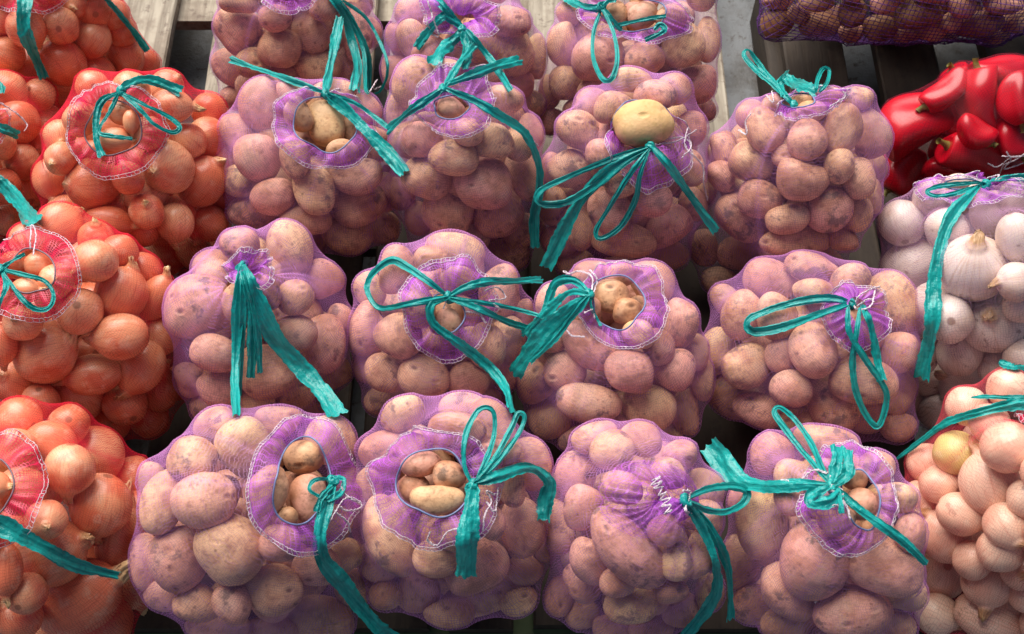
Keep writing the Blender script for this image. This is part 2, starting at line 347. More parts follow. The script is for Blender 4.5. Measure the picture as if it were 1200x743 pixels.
bag('b23', (603, 298, 830, 540), 'purple', 'purple net potato bag with a flat bundle of teal ribbon beside its collar', 'with flat ribbon bundle beside its collar', 'C',
    [(350,110,150,120,0),(585,140,195,160,50),(695,305,190,140,100),(675,483,166,165,0),(595,382,150,128,60),(487,485,190,165,0),(345,402,260,160,42),(250,470,166,160,0),(130,525,182,150,90),(338,620,255,152,5),
     (570,632,210,190,0),(720,640,190,120,95),(200,370,125,105,0),(180,685,175,150,0),(545,340,110,100,0),(762,420,100,65,90),(778,535,150,75,90),(430,710,200,120,0),(190,210,150,120,120),(640,740,150,120,0),(300,765,170,110,0),(470,110,140,90,0)],
    (450,221,104,103,0), (472,236,166,172,0), knot=(343,185), mouth=[(430,196,148,140,0,6),(495,266,118,110,0,2),(345,255,110,85,90,8)],
    ribbons=[((40,46),[(343,185),(280,130),(210,140),(180,210),(150,280),(80,340)]),((60,95),[(340,190),(285,228),(195,300),(115,395),(50,495)]),(14,[(345,190),(350,240),(385,310)]),((40,70),[(335,185),(265,180),(180,250),(100,345)]),((40,40),[(335,195),(270,270),(190,370),(110,450)])],
    threads=[[(345,190),(350,120),(300,95),(260,105),(235,95)],[(350,190),(370,130),(340,90)],[(245,320),(270,350),(320,355)],[(320,260),(350,250),(360,280)]])
bag('b24', (820, 292, 1080, 527), 'purple', 'purple net potato bag with drooping teal ribbon loops, beside the white onions', 'with drooping ribbon loops by white onions', 'D',
    [(285,143,186,150,10),(435,105,192,112,5),(435,185,120,78,5),(575,150,150,112,-20),(725,242,240,190,60),(755,410,147,145,0),(185,280,180,150,90),(310,292,172,150,80),(425,405,205,170,80),(215,455,178,166,0),(95,410,172,130,100),
     (150,565,200,160,20),(255,622,180,120,20),(360,540,152,132,10),(505,600,192,170,20),(610,520,242,170,10),(750,560,172,110,110),(540,310,125,115,0),(650,645,170,130,0),(390,655,130,110,0),(320,415,120,95,90,15),(130,225,110,80,60),(510,715,180,110,0),(740,680,110,90,0)],
    (588,268,24,34,0), (590,285,118,124,0), knot=(575,236), closed=True, ruffle=1.5,
    ribbons=[(36,[(575,232),(500,215),(400,225),(280,260),(205,300),(225,335),(330,320),(450,280),(565,240)]),(28,[(570,240),(570,330),(620,420),(690,520),(710,580),(680,680),(640,650),(600,560),(585,450),(600,340),(612,250)]),((34,44),[(620,240),(650,310),(670,420),(690,510)])],
    threads=[[(590,240),(610,205),(660,180),(685,175)],[(600,245),(640,220),(660,230),(630,260)],[(580,220),(600,255),(650,245),(665,190)]])
bag('b11', (155, 478, 432, 762), 'purple', 'wide purple net potato bag with a tall oval mouth and ribbon hanging past it', 'with tall oval mouth and ribbon past it', 'E',
    [(300,105,145,120,-20),(375,165,190,170,80),(222,208,142,132,0),(270,332,192,166,-10),(338,487,222,218,0),(190,515,200,172,80),(130,340,192,125,100),(485,597,178,155,0),(360,645,130,112,60),(235,640,150,112,20),
     (460,300,150,115,90),(490,88,142,95,0),(650,150,155,150,0),(700,280,120,92,90),(600,540,150,120,0),(690,500,120,110,0),(610,695,210,130,10),(490,465,125,115,0),(80,520,172,92,85),(105,270,100,72,90),(300,725,200,95,0),(150,620,130,105,0),(725,600,120,110,0),(470,735,160,100,0),(650,400,130,110,0)],
    (556,277,86,128,8), (562,290,168,206,0), knot=(655,275), mouth=[(565,200,132,106,-5,8),(576,318,150,116,90,5),(515,382,72,62,0,8)],
    ribbons=[((50,66),[(655,285),(630,370),(615,450),(630,520),(690,590),(740,660),(790,720),(850,780)]),(14,[(650,265),(600,270),(585,300),(625,330),(610,370)]),((24,24),[(650,262),(688,270),(680,310),(640,330)]),((20,24),[(655,290),(620,320),(605,365)])],
    threads=[[(645,400),(690,330),(735,335),(742,355),(700,365),(670,350)],[(660,365),(700,400),(710,430)],[(680,290),(700,320),(740,345)]])
bag('b12', (416, 463, 646, 726), 'purple', 'purple net potato bag with two teal bow loops and a broad cut ribbon end', 'with two bow loops and broad ribbon end', 'F',
    [(160,90,135,100,-20),(340,70,150,90,0),(310,135,170,112,10),(430,130,172,112,60),(120,190,200,122,-5),(120,440,250,142,72),(52,310,120,84,95),(85,530,132,112,60),(255,515,132,112,10),(380,545,195,150,-20),(200,617,152,142,0),(405,632,235,115,-15),
     (510,420,182,132,90),(422,410,100,75,80),(535,237,155,112,70),(470,282,140,92,80),(450,212,122,75,0),(115,622,95,90,0),(520,555,110,100,0),(572,480,100,62,90),(300,665,150,85,0),(300,440,130,110,0),(30,350,90,50,90),(490,640,120,80,-20)],
    (250,293,103,97,0), (262,310,180,176,0), knot=(365,302), mouth=[(210,240,122,78,-5,12),(297,270,102,92,0,12),(262,342,166,88,0,0),(190,312,102,92,0,18)], ruffle=1.2,
    ribbons=[(18,[(365,300),(340,240),(345,150),(385,75),(425,80),(430,140),(415,200),(375,292)]),(18,[(365,300),(430,220),(480,130),(500,85),(520,95),(500,150),(440,230),(375,296)]),((34,54),[(370,295),(440,275),(530,250),(590,290),(580,350),(575,400)]),((60,80),[(368,305),(360,380),(350,460),(345,562)])],
    threads=[[(395,440),(400,390),(420,350),(405,320),(430,330)],[(240,440),(230,465),(260,480),(290,440),(330,430)],[(405,350),(430,380),(440,310)]])
bag('b13', (636, 492, 854, 754), 'purple', 'purple net potato bag with a gathered violet neck tied at its side', 'with gathered violet neck at its side', 'G',
    [(190,90,155,100,-25),(345,95,142,112,20),(250,138,145,130,0),(130,213,150,135,90),(276,258,142,108,5),(435,210,118,102,20),(150,325,152,128,100),(290,465,325,165,48),(70,385,182,102,80),(176,495,172,122,60),(556,260,130,120,60),(470,150,112,100,0),(425,400,112,102,-20),
     (466,500,132,112,80),(530,480,152,92,90),(440,600,112,85,0),(305,640,172,122,0),(150,570,142,120,50),(70,620,132,92,90),(480,660,135,112,0),(150,680,115,100,0),(570,600,122,92,90),(55,270,82,52,90),(560,365,122,102,90),(270,560,122,100,0),(380,720,150,90,0),(240,720,140,90,0)],
    (484,300,12,22,0), (362,296,165,128,0), knot=(490,300), closed=True, ruffle=.6,
    ribbons=[(30,[(490,295),(560,265),(640,255),(690,270),(680,310),(620,340),(550,330),(500,305)]),((46,56),[(495,310),(540,390),(580,480),(590,580),(560,660),(490,750)]),(36,[(500,315),(570,390),(620,500),(635,600),(635,690)])],
    threads=[[(380,235),(405,225),(375,250),(410,240),(385,262),(412,258),(400,285),(425,275),(405,300),(440,295),(410,320),(440,318),(420,345),(445,335)],[(480,270),(505,275),(490,330),(520,350),(555,355)],[(480,320),(500,350),(520,345)]])
bag('b14', (856, 502, 1088, 772), 'purple', 'purple net potato bag with a flared teal ribbon end reaching the next bag', 'with flared ribbon end reaching next bag', 'H',
    [(390,150,192,95,5),(220,192,135,122,-30),(285,250,122,98,0),(190,400,206,150,85),(348,505,240,206,95),(575,525,232,182,10),(610,325,112,92,0),(540,230,105,100,0),(475,672,242,152,-10),(265,612,192,142,45),(125,530,172,112,80),(280,705,180,112,0),(640,620,115,110,0),
     (280,330,95,92,0),(420,385,115,100,0),(640,440,122,92,90),(160,640,132,120,0),(600,725,125,100,0),(130,330,120,80,90),(400,760,160,90,0)],
    (494,330,54,88,-10), (458,330,142,166,0), knot=(410,290), mouth=[(492,345,106,100,0,6),(480,262,85,75,0,16)],
    ribbons=[(22,[(400,280),(350,220),(270,120),(228,60),(245,45),(290,80),(340,150),(375,230),(398,270)]),((30,90),[(410,285),(300,285),(200,290),(120,268),(65,205),(35,165)]),((34,30),[(415,295),(480,350),(560,410),(630,460),(695,525)]),(44,[(410,282),(420,220),(425,170)]),(40,[(415,285),(455,250),(455,180)]),(40,[(400,290),(340,320),(345,345),(400,335),(430,310)]),(18,[(425,295),(438,370)])],
    threads=[[(400,260),(420,255),(430,280),(400,290),(435,300),(440,340)],[(380,300),(420,310),(450,350),(462,390)],[(250,270),(300,275),(350,240),(390,250)],[(405,350),(440,345),(425,320)]])
bag('b31', (262, 88, 468, 316), 'purple', 'purple net potato bag with thick teal ribbon lying across its round mouth', 'with thick ribbon across its round mouth', 'I',
    [(200,357,182,168,80),(108,455,142,112,70),(178,528,156,146,90),(115,605,122,112,20),(360,635,186,132,70),(232,662,146,122,0),(500,590,172,122,0),(515,685,184,150,-20),(302,532,142,98,80),(540,370,124,100,70),(572,480,122,92,90),(605,640,132,84,90),(150,710,152,105,0),(330,730,172,95,0),(300,312,122,92,0),(450,312,122,85,0),
     (80,530,110,60,90),(480,790,170,120,0),(250,800,170,120,0),(590,760,130,110,0)],
    (400,418,102,93,5), (398,438,168,130,18), knot=(406,314), mouth=[(412,416,166,128,85,4),(330,388,122,92,70,12),(480,430,112,66,90,12),(455,502,112,84,0,6)],
    ribbons=[((24,30),[(405,312),(330,285),(220,245),(140,220),(88,200)]),((34,40),[(405,312),(420,220),(440,130),(452,60)]),((46,56),[(408,318),(470,370),(540,440),(610,510),(668,578)]),(22,[(410,312),(500,345),(560,385),(615,430)])],
    threads=[[(400,320),(440,300),(455,305)]])
bag('t1', (248, -70, 446, 138), 'purple', 'purple net potato bag trailing several long thin teal ribbon strands', 'trailing several long thin ribbon strands', 'I',
    [(115,110,160,150,60),(110,8,130,75,0),(235,62,112,90,0),(260,155,142,130,20),(352,113,146,135,80),(382,212,162,115,0),(95,235,132,112,60),(170,210,112,102,0),(465,220,132,85,90),(502,112,200,95,80),(400,32,105,95,0),(100,325,82,72,0),(150,285,105,85,0),(440,310,95,85,0),(250,260,132,95,0),(200,-70,150,120,0),(330,-85,150,120,0),(430,-75,130,120,0),(330,310,130,90,0)],
    (270,-50,50,34,0), (282,-20,106,70,5), knot=(425,-20),
    ribbons=[(32,[(415,-20),(460,50),(490,150),(505,220),(498,300)]),(24,[(440,-10),(500,80),(545,180),(550,300)]),(15,[(460,0),(540,60),(590,150),(612,230),(590,300),(570,312)]),(15,[(430,-10),(480,60),(530,170),(535,290),(550,312)]),(12,[(440,-5),(495,110),(520,220),(515,310)])],
    threads=[[(550,310),(575,270),(565,300),(590,290)]])
bag('b32', (455, 72, 638, 317), 'purple', 'purple net potato bag with a small frilled mouth and crossed teal ribbons', 'with small frilled mouth and crossed ribbons', 'J',
    [(150,245,152,122,100),(260,470,148,107,5),(348,550,172,152,0),(180,530,152,132,20),(245,635,152,136,20),(395,650,142,132,0),(125,415,114,110,0),(370,420,132,102,10),(470,522,162,104,60),(410,300,124,92,10),(450,430,104,92,60),(105,592,104,90,45),(150,650,102,84,90),(490,400,122,75,90),(230,215,124,70,0),(310,400,92,84,0),(95,340,112,66,90),
     (300,715,142,90,0),(470,690,124,104,0),(170,425,124,104,0),(200,760,140,100,0),(420,770,140,100,0)],
    (255,325,50,33,0), (266,305,112,108,0), knot=(230,266), ruffle=1.8, mouth=[(250,325,88,66,20,4)],
    ribbons=[((26,32),[(230,265),(150,320),(100,360),(65,392)]),(30,[(235,260),(280,190),(322,138)]),((26,42),[(235,255),(290,235),(370,205),(457,182)]),((30,36),[(235,265),(320,300),(400,350),(470,400),(510,480),(515,560),(500,650),(505,740)])],
    threads=[[(430,370),(470,400),(515,440)]])
bag('t2', (448, -25, 642, 192), 'purple', 'purple net potato bag with a crumpled collar, behind the bag with crossed ribbons', 'with crumpled collar behind crossed-ribbon bag', 'J',
    [(132,36,95,85,0),(136,115,112,88,80),(192,165,114,92,-20),(90,110,75,62,90),(85,215,104,84,70),(440,165,148,128,90),(430,75,134,86,10),(448,242,124,104,0),(340,150,104,86,0),(506,172,132,66,90),(480,300,100,82,0),(310,18,95,66,0),(210,70,80,66,0),(360,220,104,92,0),(150,300,108,85,0),(240,-45,124,95,0),(370,-32,124,95,0),(260,300,140,100,0),(380,330,140,100,0)],
    (285,56,40,24,0), (288,62,106,76,10), knot=(290,88), ruffle=2.0, closed=True,
    ribbons=[(30,[(290,90),(265,65),(230,50),(190,90),(150,142)]),(30,[(262,64),(232,22),(205,-8)]),((36,48),[(290,95),(250,130),(220,160),(198,192)]),(24,[(300,90),(340,140),(380,190),(432,272)]),(36,[(295,95),(302,150),(290,205)])],
    threads=[[(180,0),(195,50),(180,70),(200,100)],[(200,60),(215,110),(190,100)]])
bag('b33', (630, 80, 834, 327), 'purple', 'purple net potato bag with one large bare potato bulging from its mouth', 'with one large bare potato bulging out', 'K',
    [(340,262,114,82,0),(138,355,118,102,10),(215,295,84,74,90),(110,460,114,102,0),(200,425,94,84,0),(216,570,124,112,60),(340,545,104,88,10),(385,610,138,106,-30),(150,622,122,92,90),(250,652,172,95,10),(440,455,104,76,90),(444,350,94,84,90),(394,242,94,84,0),(476,520,94,64,90),(65,560,104,84,90),(90,660,104,86,0),(120,715,104,80,0),(380,695,114,86,0),
     (330,440,95,70,0),(280,220,114,66,0),(440,560,94,76,90),(250,735,130,80,0),(60,460,90,60,90),(250,500,90,80,0)],
    (306,338,84,66,-6), (322,402,116,108,0), knot=(328,400), mouth=[(308,334,168,128,-8,-10)], ruffle=1.2,
    ribbons=[(21,[(328,400),(230,430),(110,480),(30,520),(25,550),(100,550),(200,490),(315,408)]),((30,50),[(325,405),(240,450),(160,520),(110,600),(48,724)]),(17,[(328,405),(270,480),(220,560),(180,630),(195,650),(250,615),(290,540),(300,480),(325,410)]),((22,30),[(335,400),(380,450),(430,520),(507,628)])],
    threads=[[(340,395),(400,385),(455,355)],[(430,350),(425,400),(470,450),(475,500),(485,545)],[(370,380),(420,375),(440,400),(415,430)]])
bag('t3', (638, -30, 846, 186), 'purple', 'purple net potato bag with a wide mouth and a single thin hanging bow loop', 'with wide mouth and thin hanging loop', 'K',
    [(185,165,142,132,-5),(318,160,108,94,0),(415,117,126,116,90),(95,130,122,82,90),(486,110,122,64,90),(450,230,114,102,0),(110,36,66,62,0),(105,230,94,92,0),(190,240,124,84,0),(55,250,92,64,90),(130,295,94,76,0),(470,300,84,64,0),(385,52,86,66,0),(60,330,84,74,0),(200,-34,104,76,0),(330,-34,114,76,0),(310,245,130,90,0),(250,320,130,90,0),(370,300,110,90,0)],
    (285,40,88,44,0), (288,55,152,66,5), knot=(196,22), mouth=[(236,38,76,72,0,8),(308,42,84,78,0,6)],
    ribbons=[(14,[(196,25),(175,90),(175,160),(200,215),(225,215),(240,160),(230,90),(202,28)]),((24,32),[(200,24),(150,20),(110,0),(88,-18)]),(13,[(230,72),(290,58),(372,44)]),(26,[(196,20),(232,-8)]),((18,14),[(200,26),(225,50),(250,82)]),((18,14),[(340,82),(356,66),(368,84),(316,108)])])
bag('b34', (820, 84, 1041, 348), 'purple', 'purple net potato bag with teal ribbon loops standing up, beside the red peppers', 'with upright ribbon loops by the peppers', 'L',
    [(272,478,170,132,70),(417,507,146,138,60),(530,455,190,152,120),(635,475,192,142,70),(225,575,162,140,20),(400,630,194,146,5),(536,600,126,106,90),(215,415,112,108,0),(115,545,122,92,80),(345,560,84,72,0,14),(600,360,114,84,10),(430,405,104,72,0),(300,390,100,70,0),(500,360,110,70,0)],
    (385,368,62,22,-6), (425,385,136,50,-14), knot=(370,380), ruffle=1.2,
    extra=[('X',375,250,236,204,10),('X',270,345,300,212,45),('X',510,340,234,160,-10),('X',752,300,262,250,0),('X',570,480,420,165,-5),('X',260,560,275,185,10),('X',900,330,192,150,100),('X',170,120,184,142,60),('X',910,130,232,182,80),('X',150,690,204,150,0),('X',975,240,104,52,90),('X',80,520,200,150,80),('X',820,470,160,120,0),('X',420,650,230,150,0)],
    ribbons=[(24,[(370,385),(300,310),(220,240),(188,195),(205,180),(250,240),(310,310),(364,366)]),((50,66),[(332,275),(360,295),(405,312),(452,326)]),(17,[(450,335),(455,290),(475,248),(498,255),(490,300),(462,332)]),(32,[(348,258),(320,300),(334,345)])],
    threads=[[(290,330),(295,370),(270,345)],[(215,410),(195,440),(200,485),(170,470)],[(545,330),(555,350),(500,385)]])
# onions: an angle is the way the dry neck points
bag('o1', (-30, -70, 173, 146), 'red', 'red net onion bag with a wide teal ribbon tail, next to the bare planks', 'with wide ribbon tail next to planks', 'N',
    [(200,75,122,100),(305,120,130,112,-60),(215,200,155,145,-135),(410,178,152,118,70),(315,240,130,115),(105,245,155,142),(100,95,125,108),(30,185,112,104),(205,320,135,130),(320,42,125,98),(250,20,105,80),(372,60,98,90),(470,210,85,60),(398,95,80,70),(10,80,84,70),(60,320,120,110),(400,270,120,90),(310,340,120,90),(160,-40,120,100),(290,-60,120,100),(20,-30,120,100)],
    (80,-50,50,34,0), (92,-20,124,76,0), knot=(85,-20), ribbons=[((64,34),[(85,-20),(80,80),(110,170),(146,258)]),(27,[(330,-30),(400,50),(450,110),(492,168)])])
bag('o2', (-110, 84, 66, 296), 'red', 'red net onion bag mostly cut off, with dark teal ribbon running down it', 'with dark ribbon running down it', 'N',
    [(30,310,142,114),(60,420,152,112),(150,395,114,104),(60,542,125,98),(82,630,132,122),(140,500,104,96),(5,490,90,84),(10,620,122,90),(130,330,90,72),(30,720,110,95),(120,740,110,90),(-80,400,120,110),(-90,550,120,110),(-80,680,120,110),(-60,300,110,100),(150,570,80,70)],
    (-60,420,30,26,0), (-50,425,80,70,0), knot=(-30,415), ribbons=[((34,40),[(-30,415),(20,435),(58,452)]),((50,66),[(-30,580),(40,650),(112,745)]),(20,[(-30,255),(5,285),(8,312)])], threads=[[(0,345),(60,385),(90,420),(80,440)]])
bag('o3', (50, 84, 283, 330), 'red', 'red net onion bag with a pink hemmed open mouth and teal bow', 'with pink hemmed mouth and bow', 'N',
    [(552,552,162,152),(665,612,175,150,-45),(485,666,152,128),(300,627,172,132),(625,485,114,104),(592,722,142,122),(690,450,132,122),(575,355,134,100,0),(170,610,132,94,75),(230,705,124,112),(200,470,94,84),(380,715,170,110),(215,540,94,84),(440,600,104,94),(700,385,114,104),(270,400,114,94),(310,290,114,80),(740,670,122,94),(690,745,124,100),(500,460,110,100),(440,300,130,90),(560,290,120,80)],
    (380,432,92,90,0), (390,442,158,158,0), knot=(405,302), mouth=[(420,380,114,94,0,8),(450,415,84,56,90,8),(385,470,114,84,0,6),(312,500,72,64,0,8)],
    extra=[('O',365,45,155,95,10),('O',480,75,98,88),('O',580,50,128,112,100),('O',690,60,132,104,100),('O',540,165,194,152,-10),('O',420,115,94,84),('O',640,150,110,110),('O',430,190,110,90),('O',490,10,132,80),('O',700,170,110,110),('O',310,20,110,90)],
    ribbons=[((36,44),[(405,302),(460,270),(530,275),(602,306)]),(18,[(405,310),(480,350),(560,390),(602,425),(580,445),(520,420),(460,360),(410,318)]),((24,28),[(400,310),(340,340),(322,400),(325,470),(342,522)]),(17,[(395,315),(370,370),(330,440),(370,455),(442,465)])])
bag('o4', (-20, 255, 223, 527), 'red', 'red net onion bag of long-necked onions with thin teal ribbon loops', 'of long-necked onions with thin loops', 'O',
    [(328,200,136,122),(260,345,142,138),(410,285,180,160,-65),(400,437,175,137,172),(165,500,212,192,-22),(310,557,180,126,172),(472,530,185,146,115),(240,645,205,152),(415,655,142,114),(60,590,152,142),(510,310,162,100,-60),(545,620,142,104,-80),(592,600,112,84),(500,705,142,104),(350,725,152,104),(20,470,132,94,90),(310,110,115,85),(190,75,172,84),(410,170,104,84),(80,400,124,98),
     (150,655,112,98),(530,450,142,75),(60,690,124,90),(20,330,84,72),(180,270,110,90),(110,110,110,80),(470,210,100,80),(240,740,120,80)],
    (108,226,75,74,0), (110,242,164,150,0), knot=(2,216), mouth=[(50,200,104,94,0,8),(140,212,104,92,0,8),(100,284,114,84,0,4)],
    ribbons=[(17,[(2,212),(40,190),(82,165)]),(19,[(2,216),(80,235),(150,255),(180,300),(165,345),(120,350),(70,310),(12,230)]),((20,24),[(10,225),(20,280),(-10,345)])], threads=[[(100,150),(105,70),(120,100),(110,170)]])
bag('o5', (-90, 480, 186, 768), 'red', 'red net onion bag with a wide flat teal ribbon lying across it', 'with wide flat ribbon across it', 'P',
    [(140,157,152,124,-170),(290,185,174,138),(212,252,150,140,97),(310,362,190,172,108),(165,502,212,202,-20),(400,265,132,104),(383,445,235,140,-75),(240,618,290,200,-30),(20,545,152,90,90),(50,685,132,124),(60,290,142,132),(60,88,155,95),(395,600,152,124,60),(330,692,182,114),(420,372,90,84),(90,605,84,66),(60,185,110,96),(140,392,90,84),(180,725,164,96),(-60,420,130,120),(-70,640,130,120),(430,480,100,80),(220,110,120,90)],
    (-22,290,60,84,0), (-10,296,156,172,0), knot=(-30,385), mouth=[(0,290,104,92,0,8)], ribbons=[((74,34),[(-30,385),(60,440),(150,490),(240,530),(362,562)])])
bag('white', (1037, 203, 1252, 502), 'pale', 'pale net bag of white onions with a wide teal ribbon hanging down', 'hung with wide teal ribbon', 'Q',
    [(170,290,205,200),(370,325,205,165),(195,490,285,225),(590,237,222,196),(510,515,302,282),(700,380,242,170,70),(712,600,190,170,180),(330,700,225,190),(450,170,180,110),(300,190,150,90),(700,180,170,150)],
    (450,112,84,26,0), (490,150,268,80,0), knot=(560,104), extra=[('R',540,150,275,240),('R',330,110,205,172),('R',400,260,195,172),('R',395,435,212,182,-150),('R',572,335,175,144),('R',245,400,144,112),('R',282,520,154,142),('R',170,510,144,112),('R',650,280,120,110),('R',640,60,140,110),('R',230,290,150,130)],
    mouth=[(430,112,130,84,0,4)],
    ribbons=[(28,[(545,100),(440,105),(330,120),(275,145),(320,165),(420,150),(530,110)]),((62,100),[(530,110),(460,180),(390,260),(345,380),(315,520),(305,650),(300,786),(255,1039)]),((40,44),[(565,98),(640,80),(720,75),(800,78)])],
    threads=[[(380,80),(420,62),(480,75),(540,95)],[(560,80),(620,65),(600,95),(640,75)]])
bag('pink', (1062, 438, 1292, 752), 'rose', 'red net bag of pale pink onions beside the flared-ribbon potato bag', 'beside the flared-ribbon potato bag', 'S',
    [(390,170,245,220,-100),(265,50,175,132),(470,30,205,160),(300,262,184,150,25),(235,362,214,184,-130),(480,312,174,154),(450,395,204,130),(408,535,190,182,100),(210,530,174,164),(195,650,164,142,30),(395,675,252,165,20),(205,142,152,134),(150,222,132,114),(530,580,144,110),(535,230,114,80),(345,445,112,90),(505,490,112,84),(155,92,112,72),(600,120,160,150),(620,330,160,150),(620,470,160,150),(600,690,160,150)],
    (620,-130,40,40,0), (600,-120,110,90,0), knot=(590,-150), extra=[('R',600,430,185,120),('R',420,505,134,90),('R',520,580,120,100)],
    ribbons=[((34,64),[(115,735),(230,650),(330,580),(450,540),(560,510),(690,488)]),(26,[(440,470),(500,465),(600,468),(695,468)]),((44,52),[(560,310),(600,330),(690,345)])])
bag('peppers', (1038, 66, 1264, 232), 'dark', 'net bag full of glossy red peppers tied with frayed grey thread', 'tied with frayed thread', 'U',
    [(585,272,275,195,-100),(550,508,285,190,-165),(290,372,300,235,155),(240,592,200,170,120),(415,585,130,100,20),(690,145,240,165,170),(440,228,215,130,140),(735,420,180,150,60),(745,270,220,150,80),(725,595,190,160,170),(330,655,160,120,30),(850,200,220,160,20),(860,420,220,170,60),(850,600,200,160,120),(560,400,160,120,40)],
    (790,520,20,16,0), (800,525,60,50,0), knot=None, threads=[[(615,555),(660,570),(720,530),(790,520)],[(670,600),(690,560),(740,540),(800,500)],[(700,500),(720,540),(690,580),(760,560),(800,540)],[(680,520),(740,525),(800,515)]])
bag('sack', (884, -150, 1300, 64), 'coarse', 'large coarse purple mesh sack of dusty brown potatoes above the peppers', 'coarse mesh sack', 'V',
    [(120,97,154,126,-10),(300,107,174,114,0),(445,60,126,114,80),(580,127,144,112,0),(580,18,110,84,0),(735,58,206,130,-5),(792,132,134,96,0),(930,30,134,96,0),(980,102,214,116,0),(1110,18,174,90,0),(1162,92,126,114,0),(290,10,164,76,0),(440,142,94,70,0),(120,0,140,80,0),(680,150,90,60,0),(440,-30,140,90,0),(800,-30,150,100,0),(1250,60,150,120,0),(1330,0,150,120,0),(1080,150,120,66,0),(210,60,100,80,0),(880,100,90,80,0),(640,-60,150,110,0),(180,-80,150,110,0),(1000,-60,150,110,0),(330,-90,150,110,0)],
    (60,-300,40,30,0), (60,-300,60,50,0))

# ------------------------------------------------------------------ fit the bags, place what is inside
def fit(b):
    x0, y0, x1, y1 = b['ext']; cx, cy = (x0+x1)/2, (y0+y1)/2; rz = .14
    for _ in range(8):
        c = on_z(cx, cy, rz); d = (c-CAM)@FWD; k = d/FPX
        rx = (x1-x0)/2*k; ry = min(1.08*rx, .128 if rx < .2 else .15)
        dirv = nrm(ray(cx, cy)); cp = math.hypot(dirv[0], dirv[1]); sp = -dirv[2]
        h = (y1-y0)/2*k; q = h*h-(ry*sp)**2
        rz = min(max(math.sqrt(max(q, 0))/cp, .115), .165)
        if q < (.115*cp)**2: ry = max(.07, math.sqrt(max(h*h-(.115*cp)**2, .0049))/sp)
    b['c'] = on_z(cx, cy, rz); b['r'] = np.array((rx, ry, rz))
class Item: pass
def ell_hit(o, d, c, r):
    oo = (o-c)/r; dd = d/r; A = dd@dd; B = oo@dd; Cc = oo@oo-1; D = B*B-A*Cc
    return (-B-math.sqrt(D))/A if D > 0 else -B/A
